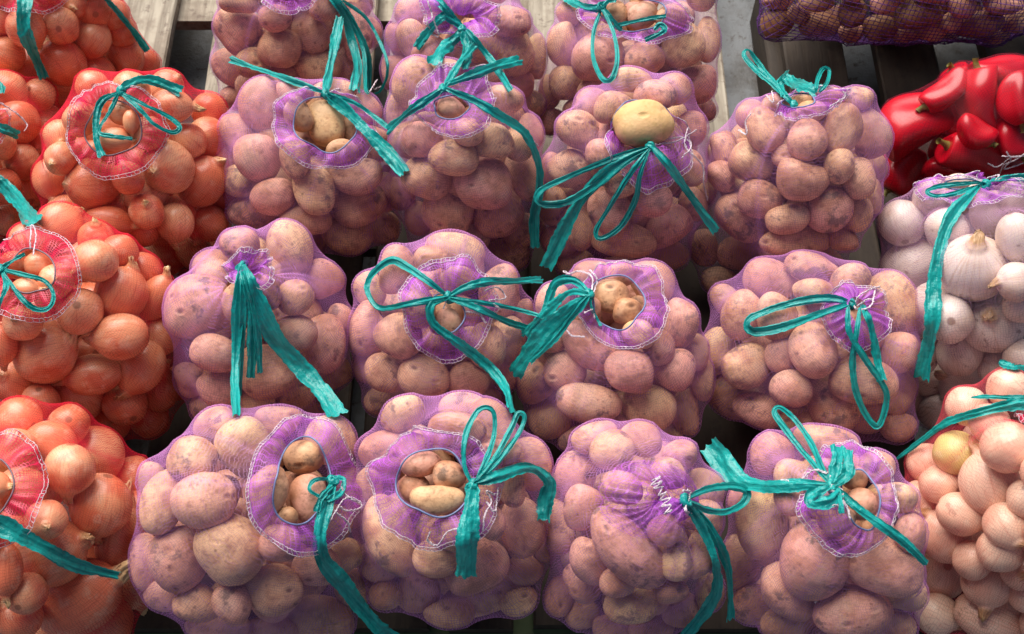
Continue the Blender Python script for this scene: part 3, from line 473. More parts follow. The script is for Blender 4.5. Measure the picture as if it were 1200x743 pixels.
def place(b, key):
    items = []
    onion = b['kind'] in ('red', 'pale', 'rose')
    med = np.median([math.sqrt(s[3]*s[4])/CR[s[0]][2] for s in b['seeds']])
    for mouth, L in ((0, b['seeds']), (1, b['mouth'])):
        for s in L:
            cr, x, y, l, w = s[:5]; ang = s[5] if len(s) > 5 else None; bias = (s[6] if len(s) > 6 else 0)/1000
            X, Y = px(cr, x, y); sc = CR[cr][2]; d = ray(X, Y)
            gm = math.sqrt(l*w)/sc; want = max(gm*(1.13 if onion else 1.04), med*(1.0 if onion else .80)) if not mouth else gm
            grow = want/gm; l *= grow; w *= grow; bias += max(0, grow-(1.13 if onion else 1.04))*.022
            if l/w > 1.7 and grow > 1.1: w *= 1.15
            t0 = (b['c']-CAM)@FWD; hd = w/2/sc/FPX*t0
            t = ell_hit(CAM, d, b['c'], np.maximum(b['r']-hd*.92, .02))+bias
            it = Item(); it.p = CAM+d*t; it.d0 = t; it.ray = d; it.a = l/2/sc/FPX*t; it.b = w/2/sc/FPX*t; it.c = .92*it.b
            it.mouth = mouth; it.seed = True; it.bag = key; it.angle = ang
            if b['kind'] == 'dark': it.a *= 1.12; it.b *= .98; it.c = it.b*.95
            th = math.radians(ang if ang is not None else rng.uniform(0, 360)); tilt = rng.uniform(-.3, .3)
            ex = RIGHT*math.cos(th)-UP*math.sin(th)
            if onion:
                if ang is None:
                    tilt = rng.choice((-1, 1))*rng.uniform(.5, 1.35); it.b = (it.a+it.b)/2; it.a = it.b*1.1; it.c = it.b; it.tip = rng.uniform(.35, .7)
                else: it.tip = 1.0
            ex = nrm(ex*math.cos(tilt)-FWD*math.sin(tilt)); ey = nrm(np.cross(FWD, ex)); ez = np.cross(ex, ey)
            it.R = np.stack((ex, ey, ez), 1)
            items.append(it)
    # push overlapping neighbours apart, mostly by letting the deeper one sink in
    n = len(items); off = np.zeros((n, 3))
    for _ in range(40):
        for i in range(n):
            for j in range(i):
                A, B = items[i], items[j]; v = B.p-A.p; dist = np.linalg.norm(v)
                if dist > A.a+B.a or dist < 1e-6: continue
                u = v/dist; ra = 1/np.linalg.norm((A.R.T@u)/(A.a, A.b, A.c)); rb = 1/np.linalg.norm((B.R.T@u)/(B.a, B.b, B.c))
                o = (ra+rb)*.93-dist
                if o <= 0: continue
                lat = u*o*.16; A.p = A.p-lat; B.p = B.p+lat
                deep = B if v@FWD > 0 else A
                deep.p = deep.p+nrm(deep.ray)*min(o*.22, .004)
        for it in items:
            w = it.p-CAM; t = w@FWD; lat = w-it.ray*t
            m = np.linalg.norm(lat)
            if m > .005: lat *= .005/m
            t = min(max(t, it.d0-.008), it.d0+.035)
            it.p = CAM+it.ray*t+lat
            if it.p[2] < it.b: it.p[2] = it.b
    # hidden side and core
    cen, r = b['c'], b['r']; toc = nrm(CAM-cen); size = 1.1*np.median([i.b for i in items])
    cand = []
    for k in range(90):
        z = 1-2*(k+.5)/90; th = k*2.39996; u = np.array((math.sqrt(1-z*z)*math.cos(th), math.sqrt(1-z*z)*math.sin(th), z))
        if nrm(u/r)@toc < -.30: cand.append(cen+u*np.array((.86, .86, 1) if u[2] < -.2 else (1, 1, 1))*(r-size*.95))
    for k in range(160): cand.append(cen+rng.normal(size=3)*r*.25)
    for q in cand:
        q[2] = max(q[2], size*.98); core = np.linalg.norm((q-cen)/r) < .62
        if all(np.linalg.norm(q-i.p) > (size+(i.a+i.b)/2)*((.86 if onion else .74) if core else .95) for i in items):
            it = Item(); it.p = q; it.a = size*rng.uniform(1.05, 1.2); it.b = size; it.c = size*.94; it.mouth = 0; it.seed = False; it.bag = key; it.angle = None; it.tip = .5
            m3 = np.linalg.qr(rng.normal(size=(3, 3)))[0]; it.R = m3*np.sign(np.linalg.det(m3)); items.append(it)
    return items
for k, b in BAGS.items(): fit(b); b['items'] = place(b, k)

# ------------------------------------------------------------------ the net drawn taut over what is inside
NT, NP = 128, 80
def make_shell(b):
    c, r = b['c'], b['r']; h = b['hole']; X, Y = px(b['crop'], h[0], h[1])
    d = ray(X, Y); hit = CAM+d*ell_hit(CAM, d, c, r); u0 = nrm(hit-c)
    a1 = nrm(np.cross(u0, (.3, 1, .2))); a2 = np.cross(u0, a1); b['frame'] = (u0, a1, a2)
    th = np.arange(NT)*2*math.pi/NT; ph = (np.arange(NP)+.5)*math.pi/NP
    U = (np.cos(ph)[:, None, None]*u0+np.sin(ph)[:, None, None]*(np.cos(th)[None, :, None]*a1+np.sin(th)[None, :, None]*a2))
    ob = .55/np.linalg.norm(U/r, axis=-1)
    for it in b['items']:
        if it.mouth and it.a > .03 and b is BAGS['b33']: continue
        W = it.R.T/np.array((it.a, it.b, it.c))[:, None]/(1.0 if b['kind'] in ('purple', 'coarse') else .97)
        o = W@(c-it.p); D = U@W.T; A = (D*D).sum(-1); B = D@o; Q = B*B-A*(o@o-1)
        ob = np.maximum(ob, np.where(Q > 0, (-B+np.sqrt(np.maximum(Q, 0)))/A, 0))
        P = it.v@it.R.T+it.p-c; rr = np.linalg.norm(P, axis=1); P = P/rr[:, None]
        if b['kind'] in ('red', 'pale', 'rose'): rr = rr[it.ax < 1.04]; P = P[it.ax < 1.04]
        jj = np.clip((np.arccos(np.clip(P@u0, -1, 1))/math.pi*NP).astype(int), 0, NP-1); ii = np.rint(np.arctan2(P@a2, P@a1)/(2*math.pi)*NT).astype(int) % NT
        np.maximum.at(ob, (jj, ii), rr)
    pad = np.vstack((ob[:1], ob, ob[-1:])); ob = np.maximum.reduce([ob, (np.roll(ob, 1, 1)+np.roll(ob, -1, 1))/2, (pad[:-2]+pad[2:])/2])
    ob += .0020; s0 = 1/ob; s = s0.copy()
    dth, dph = 2*math.pi/NT, math.pi/NP; wt = 1/(np.sin(ph)[:, None]*dth)**2; wp = 1/dph**2; Wt = 2*wt+2*wp
    half = NT//2
    for _ in range(420):
        up = np.vstack((np.roll(s[:1], half, 1), s[:-1])); dn = np.vstack((s[1:], np.roll(s[-1:], half, 1)))
        s = np.minimum(s0, (wt*(np.roll(s, 1, 1)+np.roll(s, -1, 1))+wp*(up+dn))/(Wt-1.7))
    R = 1/s
    lim = np.where(U[..., 2] < -1e-3, (c[2]-.004)/np.maximum(-U[..., 2], 1e-3), 9); R = np.minimum(R, np.maximum(lim, .03))
    b['U'], b['R'] = U, R
    V = (c+U*R[..., None]).reshape(-1, 3)
    F = grid_faces(NT, NP); top = len(V); V = np.vstack((V, c+u0*R[0].mean(), c-u0*R[-1].mean()))
    T3 = [(f[0], f[1], f[2]) for f in F]+[(f[0], f[2], f[3]) for f in F]+[((i+1) % NT, i, top) for i in range(NT)]+[((NP-1)*NT+i, (NP-1)*NT+(i+1) % NT, top+1) for i in range(NT)]
    b['V'], b['T'] = V, T3
    b['bvh'] = BVHTree.FromPolygons([tuple(v) for v in V], T3)
q = 0
for b in BAGS.values():
    for it in b['items']:
        q += 1; it.g = np.random.default_rng(1000+q)
        if b['kind'] in ('purple', 'coarse'): it.v = potato_verts(it.a, it.b, it.c, it.g)
        elif b['kind'] == 'dark': it.v = pepper_verts(it.a, it.b, it.c, it.g)
        else: it.v, it.ax, it.th = onion_verts(it.a*.96, it.b, it.c, it.g, it.tip)
for b in BAGS.values(): make_shell(b)

def cast(bvh, X, Y, fallback=None):
    d = ray(X, Y); h = bvh.ray_cast(Vector(CAM), Vector(d))
    if h[0] is not None: return np.array(h[0]), np.array(h[1])
    q = CAM+d*fallback; h = bvh.find_nearest(Vector(q)); return np.array(h[0]), np.array(h[1])
def ellipse(e, a): cx, cy, rx, ry, g = e; g = math.radians(g); x, y = rx*math.cos(a), ry*math.sin(a); return cx+x*math.cos(g)-y*math.sin(g), cy+x*math.sin(g)+y*math.cos(g)

ALLV, ALLT, off = [], [], 0          # everything a ribbon may lie on
HEM = {'purple': ('purple_hem', 'edge'), 'red': ('red_hem', 'red_edge'), 'pale': ('purple_hem', 'edge'), 'rose': ('red_hem', 'red_edge'), 'dark': ('dark', 'edge')}
NAMES = {'purple': 'potato_bag', 'red': 'onion_bag', 'pale': 'onion_bag', 'rose': 'onion_bag', 'dark': 'pepper_bag', 'coarse': 'potato_sack'}

def build_net(key, b, root):
    c = b['c']; u0, a1, a2 = b['frame']; cr = b['crop']; d0 = (c-CAM)@FWD
    if b['kind'] == 'coarse':          # coarse yarn netting: real strands
        mean = b['R'].mean(); lines = []
        for k in range(NT):
            lines.append([c+b['U'][j, (k+(j % 2)*0) % NT]*(b['R'][j, k]+.001+.0008*math.sin(j*3.1+k)) for j in range(2, NP-2)])
        for j in range(2, NP-2):
            lines.append([c+b['U'][j, k % NT]*(b['R'][j, k % NT]+.001+.0016*math.sin(j*2.3+k*1.7)) for k in range(NT+1)])
        V, F = tubes(lines, .0007, 3)
        obj('net', mesh('net', V, F, M['coarse']), root); return
    n = 96; H = []
    g = np.random.default_rng(abs(hash(key)) % 1000 if False else sum(map(ord, key)))
    wob = [(g.uniform(.02, .05), k, g.uniform(0, 6.3)) for k in (2, 3, 5)]
    for i in range(n):
        a = 2*math.pi*i/n; s = 1+sum(A*math.cos(k*a+p) for A, k, p in wob)
        x, y = ellipse(b['hole'][:2]+(b['hole'][2]*s, b['hole'][3]*s, b['hole'][4]), a)
        H.append(px(cr, x, y))
    hp = np.array([cast(b['bvh'], x, y, d0-.08)[0] for x, y in H])
    w = hp-c; w /= np.linalg.norm(w, axis=1)[:, None]
    ph = np.arccos(np.clip(w@u0, -1, 1)); th = np.arctan2(w@a2, w@a1) % (2*math.pi)
    od = np.argsort(th); tt = np.concatenate((th[od][-3:]-2*math.pi, th[od], th[od][:3]+2*math.pi)); pp = np.concatenate((ph[od][-3:], ph[od], ph[od][:3]))
    TH = np.arange(NT)*2*math.pi/NT; p0 = np.maximum(np.interp(TH, tt, pp)*.98, .03)
    NV = 76; sg = np.linspace(0, 1, NV)**1.15
    PH = p0[None]+(math.pi-.02-p0[None])*sg[:, None]
    fj = np.clip(PH/math.pi*NP-.5, 0, NP-1.001); j0 = fj.astype(int); fr = fj-j0; ii = np.arange(NT)[None].repeat(NV, 0)
    R = b['R'][j0, ii]*(1-fr)+b['R'][j0+1, ii]*fr
    near = np.exp(-(PH-p0[None])/.22)
    nw = 26 if b['closed'] else 18
    R = R+near*(.0016 if b['closed'] else .0007)*np.sin(TH[None]*nw+2*np.sin(TH*3)[None])
    U = np.cos(PH)[..., None]*u0+np.sin(PH)[..., None]*(np.cos(TH)[None, :, None]*a1+np.sin(TH)[None, :, None]*a2)
    V = (c+U*R[..., None]).reshape(-1, 3); V[:, 2] = np.maximum(V[:, 2], .0035)
    dens = (near*(.55 if b['closed'] else .10)*(.6+.4*np.sin(TH[None]*nw+2*np.sin(TH*3)[None]))).ravel()
    # slack folds in the net: thin denser lines running from the neck
    for k in range(7):
        t0 = g.uniform(0, 2*math.pi); wd = g.uniform(.02, .045); dr = g.uniform(-.5, .5)
        dt = (TH[None]-t0-dr*PH+math.pi) % (2*math.pi)-math.pi
        dens += (.5*np.exp(-(dt/wd)**2)*np.clip(1.3-PH/2.0, 0, 1)*g.uniform(.2, .8)).ravel()
    m = R.mean(); uv = np.stack((TH[None].repeat(NV, 0)*m, PH*m), -1).reshape(-1, 2)
    obj('net', mesh('net', V, grid_faces(NT, NV), M[b['kind']], attrs=dict(dens=dens), uv=uv), root)
    if b['kind'] == 'dark': return
    # collar: the folded hem lying round the mouth
    n = 120; nt = 14; P = np.zeros((nt, n, 3)); Nn = np.zeros((nt, n, 3)); hm, em = HEM[b['kind']]
    w2 = [(g.uniform(.008, .022)*b['ruffle'], k, g.uniform(0, 6.3)) for k in (2, 3, 5, 7)]
    amp = .0028*b['ruffle']; q1, q2, q3 = g.uniform(0, 6.3, 3)
    for i in range(n):
        a = 2*math.pi*i/n; s = 1+sum(A*math.cos(k*a+p) for A, k, p in w2); s0 = 1+sum(A*math.cos(k*a+p) for A, k, p in wob)
        hx, hy = ellipse(b['hole'][:2]+(b['hole'][2]*s0, b['hole'][3]*s0, b['hole'][4]), a); ox, oy = ellipse(b['outer'][:2]+(b['outer'][2]*s, b['outer'][3]*s, b['outer'][4]), a)
        for j in range(nt):
            t = j/(nt-1); X, Y = px(cr, hx+(ox-hx)*t, hy+(oy-hy)*t)
            p, nn = cast(b['bvh'], X, Y, d0-.06)
            if nn@(p-c) < 0: nn = -nn
            P[j, i] = p; Nn[j, i] = nn
    for _ in range(2): Nn = (Nn+np.roll(Nn, 1, 1)+np.roll(Nn, -1, 1))/3
    Nn /= np.linalg.norm(Nn, axis=-1)[..., None]
    T = np.linspace(0, 1, nt)[:, None]; A = (np.arange(n)*2*math.pi/n)[None]
    lift = .0022+.0013*np.sin(21*A+q2+2*np.sin(3*A))*np.sin(np.pi*np.clip(T*1.1, 0, 1))+.0045*np.sin(np.pi*np.clip(T*1.05, 0, 1))+amp*T*(np.sin(5*A+q1)+.8*np.sin(9*A+q2+1.5*np.sin(2*A+q3))+.5*np.sin(16*A+q3+2*np.sin(3*A))+1.4)
    if key == 'b13': lift = .002+.022*(1-T)**1.6+.0022*np.sin(np.pi*T)*(1+np.sin(22*A+q1))
    elif b['closed']: lift = lift+.007*(1-T)**1.5+.002*np.sin(np.pi*T)*np.sin(20*A+q3)
    P = P+Nn*lift[..., None]; P[..., 2] = np.maximum(P[..., 2], .005)
    dens = np.clip(.04+.20*np.sin(21*A+q2+2*np.sin(3*A))*(1-.5*T)+.18*np.sin(5*A+q1)*np.sin(np.pi*T)+.30*np.exp(-((T-.84)/.10)**2)+(.5*(1-T) if b['closed'] else 0), 0, 1)
    if key == 'b13': dens = np.clip((.75*np.exp(-T/.35)+.16*np.exp(-((T-.55)/.2)**2))*(.75+.25*np.sin(22*A+q1))*(1-T)**.3, 0, 1)
    uv = np.stack((A.repeat(nt, 0)*.035, T.repeat(n, 1)*.03), -1).reshape(-1, 2)
    col = obj('collar', mesh('collar', P.reshape(-1, 3), grid_faces(n, nt), M[hm], attrs=dict(dens=dens.ravel()), uv=uv), root)
    global off
    ALLV.extend(map(tuple, P.reshape(-1, 3))); ALLT.extend(tuple(off+x for x in f) for f in grid_faces(n, nt)); off += n*nt
    if not b['closed']:
        L = P[0]+Nn[0]*.0008; V, F = tubes([np.vstack((L, L[:2]))], .0010, 6); obj('mouth_cord', mesh('mouth_cord', V, F, M[em]), col)
    if key == 'b13': return
    # overlock stitching: two rails and rungs
    out = P[-1]+Nn[-1]*.0010; inn = P[-3]*.55+P[-2]*.45+Nn[-2]*.0012
    lens = np.concatenate(([0], np.cumsum(np.linalg.norm(np.diff(np.vstack((out, out[:1])), axis=0), axis=1)))); tot = lens[-1]
    m = int(tot/.0056); S_ = np.linspace(0, tot, m*3+1)
    oc = np.vstack((out, out[:1])); ic = np.vstack((inn, inn[:1]))
    fo = np.stack([np.interp(S_, lens, oc[:, k]) for k in range(3)], 1); fi = np.stack([np.interp(S_, lens, ic[:, k]) for k in range(3)], 1)
    fi = fo+(fi-fo)*np.minimum(1, .0062/(np.linalg.norm(fi-fo, axis=1)[:, None]+1e-6))
    lines = [fo+g.normal(0, .0003, fo.shape), fi+g.normal(0, .0003, fi.shape)]
    for k in range(0, len(S_)-1, 3):
        if g.random() < .93: lines.append(np.array((fo[k], (fo[k]+fi[k])/2+g.normal(0, .0006, 3), fi[min(k+g.integers(0, 2), len(S_)-1)])))
    V, F = tubes(lines, .00042, 3); obj('stitching', mesh('stitching', V, F, M['stitch']), col)

ROOTS = {}
for key, b in BAGS.items():
    root = bpy.data.objects.new(NAMES[b['kind']], None); COL.objects.link(root); root.empty_display_size = .05
    root.location = (b['c'][0], b['c'][1], 0); root['label'] = b['label']; root['category'] = 'sack' if b['kind'] == 'coarse' else 'bag'
    root['group'] = {'purple': 'purple net bags of potatoes standing in rows', 'red': 'red net bags of copper onions'}.get(b['kind'], 'other net bags of vegetables')
    ROOTS[key] = root; build_net(key, b, root)
    ALLV.extend(map(tuple, b['V'])); ALLT.extend(tuple(off+x for x in f) for f in b['T']); off += len(b['V'])
    big = [i for i in b['items'] if i.mouth]
    for it in big:
        v = IV[::1]*np.array((it.a, it.b, it.c))@it.R.T+it.p; ALLV.extend(map(tuple, v)); ALLT.extend(tuple(int(off+x) for x in f) for f in IF); off += len(v)
ALL = BVHTree.FromPolygons(ALLV, ALLT)

# ------------------------------------------------------------------ teal ribbons, knots and loose threads
def drape(b, pts, n, lift, slack=.0015, own0=True):
    Q = catmull([px(b['crop'], *p) for p in pts], n); d0 = (b['c']-CAM)@FWD
    ob = np.zeros(n)
    for i, (X, Y) in enumerate(Q):
        dv = ray(X, Y); h = ALL.ray_cast(Vector(CAM), Vector(dv)); ob[i] = ((np.array(h[0])-CAM)@FWD if h[0] is not None else d0+.25)-lift
    d = ob.copy()
    own = [((np.array(h[0])-CAM)@FWD) for h in (b['bvh'].ray_cast(Vector(CAM), Vector(ray(*q))) for q in Q) if h[0] is not None]
    base = min(own) if own else d0-.08
    start = min(d[0], (own[0] if own else base)); d[0] = start
    for i in range(1, n): d[i] = min(ob[i], d[i-1]+slack*2)
    for _ in range(160):
        e = d.copy(); e[1:-1] = np.minimum(ob[1:-1], .5*(d[:-2]+d[2:])+slack*.02); e[-1] = min(ob[-1], d[-2]+slack); d = e
    return np.array([CAM+ray(X, Y)*t for (X, Y), t in zip(Q, d)])
def ribbon(b, root, w, pts, g, top):
    w0, w1 = w if isinstance(w, tuple) else (w, w); sc = CR[b['crop']][2]; k = ((b['c']-CAM)@FWD-.08)/FPX/sc
    n = 18+6*len(pts); P = drape(b, pts, n, .004+top)
    for _ in range(2): P[1:-1] = (P[:-2]+2*P[1:-1]+P[2:])/4
    T = np.gradient(P, axis=0); T /= np.linalg.norm(T, axis=1)[:, None]+1e-9
    O = P-b['c']; O /= np.linalg.norm(O, axis=1)[:, None]; V0 = CAM-P; V0 /= np.linalg.norm(V0, axis=1)[:, None]
    Nr = .45*O+.55*V0; Sd = np.cross(T, Nr); Sd /= np.linalg.norm(Sd, axis=1)[:, None]+1e-9; Nr = np.cross(Sd, T)
    s = np.linspace(0, 1, n); W = (w0+(w1-w0)*s)*k*.85; pin = 1-.55*np.exp(-s/.06)
    loop = np.linalg.norm(np.array(pts[0])-np.array(pts[-1])) < 60 and len(pts) > 5
    if loop: pin = pin*(1-.5*np.exp(-(1-s)/.06))
    W = W*pin*(1+.14*np.sin(s*g.uniform(8, 14)+g.uniform(0, 6)))
    tw = g.uniform(.2, .5)*np.sin(s*g.uniform(4, 8)+g.uniform(0, 6))
    m = 13; c = np.linspace(-.5, .5, m); X = np.zeros((n, m, 3))
    f1, f2, p1, p2 = g.uniform(1.2, 2.0), g.uniform(2.6, 3.6), g.uniform(0, 6.3), g.uniform(0, 6.3)
    ph1 = g.normal(0, .22, n).cumsum(); ph2 = g.normal(0, .5, n).cumsum()
    crk = g.normal(0, .0019, (n, m)); crk = (np.roll(crk, 1, 0)+crk+np.roll(crk, -1, 0))/3; crk[:, 1:-1] = (crk[:, :-2]+crk[:, 1:-1]+crk[:, 2:])/3
    W = W*(1+.05*g.normal(0, 1, n))
    for i in range(n):
        gather = 1-.9*pin[i]+.35
        wide = np.clip((W[i]-.010)/.012, 0, 1)
        fold = W[i]*((.17-.05*wide)*np.cos(2*math.pi*(f1*(1-.5*wide))*c+p1+2.2*s[i]+ph1[i])+(.07-.04*wide)*np.cos(2*math.pi*f2*c+p2-3*s[i]+ph2[i]))*(.5+gather*.7)
        fold = np.clip(fold, -.006, .006)+crk[i]*(.4+.6*wide)
        fold = fold-fold.min()*.6
        end = (.22*W[i]*np.abs(np.sin(c*7+p1))*g.uniform(.5, 1.2, m) if i == n-1 else 0)
        ct, st = math.cos(tw[i]), math.sin(tw[i]); sd = Sd[i]*ct+Nr[i]*st; nn = Nr[i]*ct-Sd[i]*st
        X[i] = P[i]+np.outer(c*W[i], sd)+np.outer(fold, nn)+(np.outer(end, T[i]) if i == n-1 else 0)
    ln = np.concatenate(([0], np.cumsum(np.linalg.norm(np.diff(P, axis=0), axis=1))))
    uv = np.stack((np.tile(c*.02, (n, 1)), np.repeat(ln[:, None], m, 1)), -1).reshape(-1, 2)
    obj('ribbon', mesh('ribbon', X.reshape(-1, 3), grid_faces(m, n, False), M['ribbon'], uv=uv), root)
def knot(b, root, at, g):
    X, Y = px(b['crop'], *at); h = ALL.ray_cast(Vector(CAM), Vector(ray(X, Y)))
    if h[0] is None: return
    p = np.array(h[0])+nrm(CAM-np.array(h[0]))*.005; V, F, o = [], [], 0
    for k in range(3):
        ax = np.linalg.qr(g.normal(size=(3, 3)))[0]; nu, nv = 18, 10
        U, W = np.meshgrid(np.arange(nu)*2*math.pi/nu, np.arange(nv)*2*math.pi/nv)
        R = .0042; r = .0026*(1+.25*np.sin(3*W+2*U)); q = np.stack(((R+r*np.cos(W))*np.cos(U), (R+r*np.cos(W))*np.sin(U)*.75, r*1.5*np.sin(W)), -1).reshape(-1, 3)
        V.append(q@ax.T+p+g.normal(0, .0012, 3)); FF = [(j*nu+i, j*nu+(i+1) % nu, ((j+1) % nv)*nu+(i+1) % nu, ((j+1) % nv)*nu+i) for j in range(nv) for i in range(nu)]
        F += [tuple(o+x for x in f) for f in FF]; o += nu*nv
    V = np.concatenate(V); obj('knot', mesh('knot', V, F, M['ribbon'], uv=V[:, :2]), root)
for key, b in BAGS.items():
    g = np.random.default_rng(sum(map(ord, key))+5)
    if b['knot']: knot(b, ROOTS[key], b['knot'], g)
    for i, (w, pts) in enumerate(b['ribbons']):
        if key == 'pink': k = CR['S'][2]/CR['R'][2]; pts = [((px('R', *p)[0]-CR['S'][0])*CR['S'][2], (px('R', *p)[1]-CR['S'][1])*CR['S'][2]) for p in pts]; w = (w[0]*k, w[1]*k) if isinstance(w, tuple) else w*k
        ribbon(b, ROOTS[key], w, pts, g, .0016*i)
    for t in b['threads']:
        P = drape(b, t, 14*len(t), .0075); P = P+g.normal(0, .0002, P.shape)
        V, F = tubes([P, P+g.normal(0, .00035, P.shape)+.0006], .00062, 4); obj('loose_thread', mesh('loose_thread', V, F, M['stitch']), ROOTS[key])

# ------------------------------------------------------------------ potatoes, onions, peppers
def world_verts(it, v): return v@it.R.T+it.p
potatoes = [it for k, b in BAGS.items() if b['kind'] in ('purple', 'coarse') for it in b['items']]
# the 300 that show largest are things of their own: count what each one shows from the camera
tv, tf, own, o = [], [], [], 0
bm = bmesh.new(); bmesh.ops.create_icosphere(bm, subdivisions=2, radius=1); LV = np.array([v.co[:] for v in bm.verts]); LF = np.array([[v.index for v in f.verts] for f in bm.faces]); bm.free()
allit = [it for b in BAGS.values() for it in b['items']]
for q, it in enumerate(allit):
    tv.append(world_verts(it, LV*np.array((it.a, it.b, it.c)))); tf.append(LF+o); own += [q]*len(LF); o += len(LV); it.shown = 0
bv = BVHTree.FromPolygons([tuple(v) for v in np.concatenate(tv)], [tuple(int(x) for x in f) for f in np.concatenate(tf)])
for Y in range(2, 743, 4):
    for X in range(2, 1200, 4):
        h = bv.ray_cast(Vector(CAM), Vector(ray(X, Y)))
        if h[2] is not None: allit[own[h[2]]].shown += 1
ranked = sorted(potatoes, key=lambda i: -i.shown); single = {id(i) for i in ranked[:300] if i.shown > 0}
def mw(it): m = Matrix(it.R.tolist()).to_4x4(); m.translation = Vector(it.p); return m
def tagit(o, what, cat, it):
    b = BAGS[it.bag]
    kind = {'purple': 'purple net bag', 'red': 'red net bag', 'pale': 'pale net bag', 'rose': 'red net bag', 'dark': 'net bag', 'coarse': 'sack'}[b['kind']]
    if it.mouth and it.bag == 'b33': o['label'] = 'large bare yellowish potato bulging out of a purple net bag mouth'
    elif b['kind'] == 'coarse': o['label'] = 'dusty brown potato inside the coarse purple mesh sack'
    else:
        same = [i for i in b['items'] if i.seed and i.mouth == it.mouth]; sz = lambda i: i.a*i.b
        adj = '' if len(same) < 2 else 'largest ' if sz(it) == max(map(sz, same)) else 'smallest ' if sz(it) == min(map(sz, same)) else 'long ' if it.a/it.b > 1.32 else 'plump '
        o['label'] = f'{adj}bare {what} in mouth of bag {b["ref"]}' if it.mouth else f'{adj}{what} inside the {kind} {b["ref"]}'
    o['category'] = cat; o['group'] = (f'{cat}es' if cat == 'potato' else f'{cat}s')+(' bared by the mouth of' if it.mouth else ' under the net of')+f' the bag {b["ref"]}'
heap_v, heap_f, heap_r, ho = [], [], [], 0
for q, it in enumerate(potatoes):
    g = it.g; v = it.v; rnd = g.random()
    if id(it) in single:
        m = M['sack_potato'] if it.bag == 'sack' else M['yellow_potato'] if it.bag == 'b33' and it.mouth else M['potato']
        o = obj('potato', mesh('potato', v, IF, m, attrs=dict(rnd=np.full(len(v), rnd))), mw=mw(it)); tagit(o, 'potato', 'potato', it)
    else:
        v = world_verts(it, v)
        heap_v.append(v); heap_f.append(IF+ho); heap_r += [rnd]*len(v); ho += len(v)
o = obj('potato_heap', mesh('potato_heap', np.concatenate(heap_v), np.concatenate(heap_f), M['potato'], attrs=dict(rnd=heap_r)))
o['kind'] = 'stuff'; o['label'] = 'remaining potatoes packed deep inside the purple net bags'; o['category'] = 'potatoes'
hv, hf, hr, hx, hth, hm, ho = [], [], [], [], [], [], 0
for key, b in BAGS.items():
    if b['kind'] in ('red', 'pale', 'rose'):
        what, base = {'red': ('copper onion', 'onion'), 'pale': ('white onion', 'white_onion'), 'rose': ('pale pink onion', 'pink_onion')}[b['kind']]
        for i, it in enumerate(b['items']):
            g = it.g; v, ax, th = it.v, it.ax, it.th
            if not it.seed and it.shown < 3:
                hv.append(world_verts(it, v)); hf.append(ONF+ho); ho += len(v); hr += [g.random()]*len(v); hx += list(ax); hth += list(th); hm += [('onion', 'white_onion', 'pink_onion').index(base)]*len(ONF); continue
            m = base; w = what
            if key == 'pink' and i == 1: m = 'green_onion'; w = 'yellow-green onion'
            o = obj('onion', mesh('onion', v, ONF, M[m], attrs=dict(rnd=np.full(len(v), g.random()), axis=ax, theta=th)), mw=mw(it)); tagit(o, w, 'onion', it)
    elif b['kind'] == 'dark':
        for it in b['items']:
            if not it.seed and it.shown < 3: continue
            q += 1; g = it.g; v = it.v
            root = bpy.data.objects.new('red_pepper', None); COL.objects.link(root); root.empty_display_size = .02; root.matrix_world = mw(it); tagit(root, 'glossy red pepper', 'pepper', it)
            s = bpy.data.objects.new('flesh', mesh('flesh', v, PEF, M['pepper'])); COL.objects.link(s); s.parent = root
            L = np.linspace(0, 1, 8); P = np.stack((it.a*(.80+.42*L), .004*np.sin(L*2)*g.uniform(-1, 1), .004*L*g.uniform(-1, 1)), 1)
            V, F = tubes([P], 1.0, 9); C0 = np.repeat(P, 9, 0); rad = np.repeat(.0048*(1-.35*L+.9*(1-L)**4+.35*L**6), 9)[:, None]; V = C0+(V-C0)*rad
            s = bpy.data.objects.new('stem', mesh('stem', V, F, M['stem'])); COL.objects.link(s); s.parent = root

o = obj('onion_heap', mesh('onion_heap', np.concatenate(hv), np.concatenate(hf), None, attrs=dict(rnd=hr, axis=hx, theta=hth), mats=[M['onion'], M['white_onion'], M['pink_onion']], fmat=hm))
o['kind'] = 'stuff'; o['label'] = 'remaining onions packed deep inside the onion net bags'; o['category'] = 'onions'
# ------------------------------------------------------------------ the wooden pallet and the ground under it
def plank(name, parent, x0, x1, y0, y1, z0, z1, m, g, mid=None):
    ny = 14; nx = 5; bev = .003
    V, F = [], []
    ys = np.linspace(y0, y1, ny); e = g.normal(0, .0012, (ny, 2)).cumsum(0)*.5; zt = g.normal(0, .0006, (ny, nx+2))
    prof = [(0, 0), (0, 1), (.03, 2)]
    for i, y in enumerate(ys):
        a, c = x0+e[i, 0], x1+e[i, 1]
        ring = [(a, z0), (a, z1-bev)]+[(a+bev+(c-a-2*bev)*t, z1+min(zt[i, k], 0)) for k, t in enumerate(np.linspace(0, 1, nx))]+[(c, z1-bev), (c, z0)]
        V += [(x, y, z) for x, z in ring]
    k = nx+4; F = grid_faces(k, ny)
    me_c = np.array(((x0+x1)/2, (y0+y1)/2, (z0+z1)/2)); V = np.array(V)-me_c
    F = F+[(0, j, j+1, j+1) for j in range(1, k-1)]+[((ny-1)*k, (ny-1)*k+j+1, (ny-1)*k+j, (ny-1)*k+j) for j in range(1, k-1)]
    me = bpy.data.meshes.new(name); me.from_pydata([tuple(v) for v in V], [], [tuple(dict.fromkeys(f))[::-1] for f in F]); me.materials.append(m); me.update()
    o = bpy.data.objects.new(name, me); COL.objects.link(o); o.location = me_c; o.parent = parent
    return o
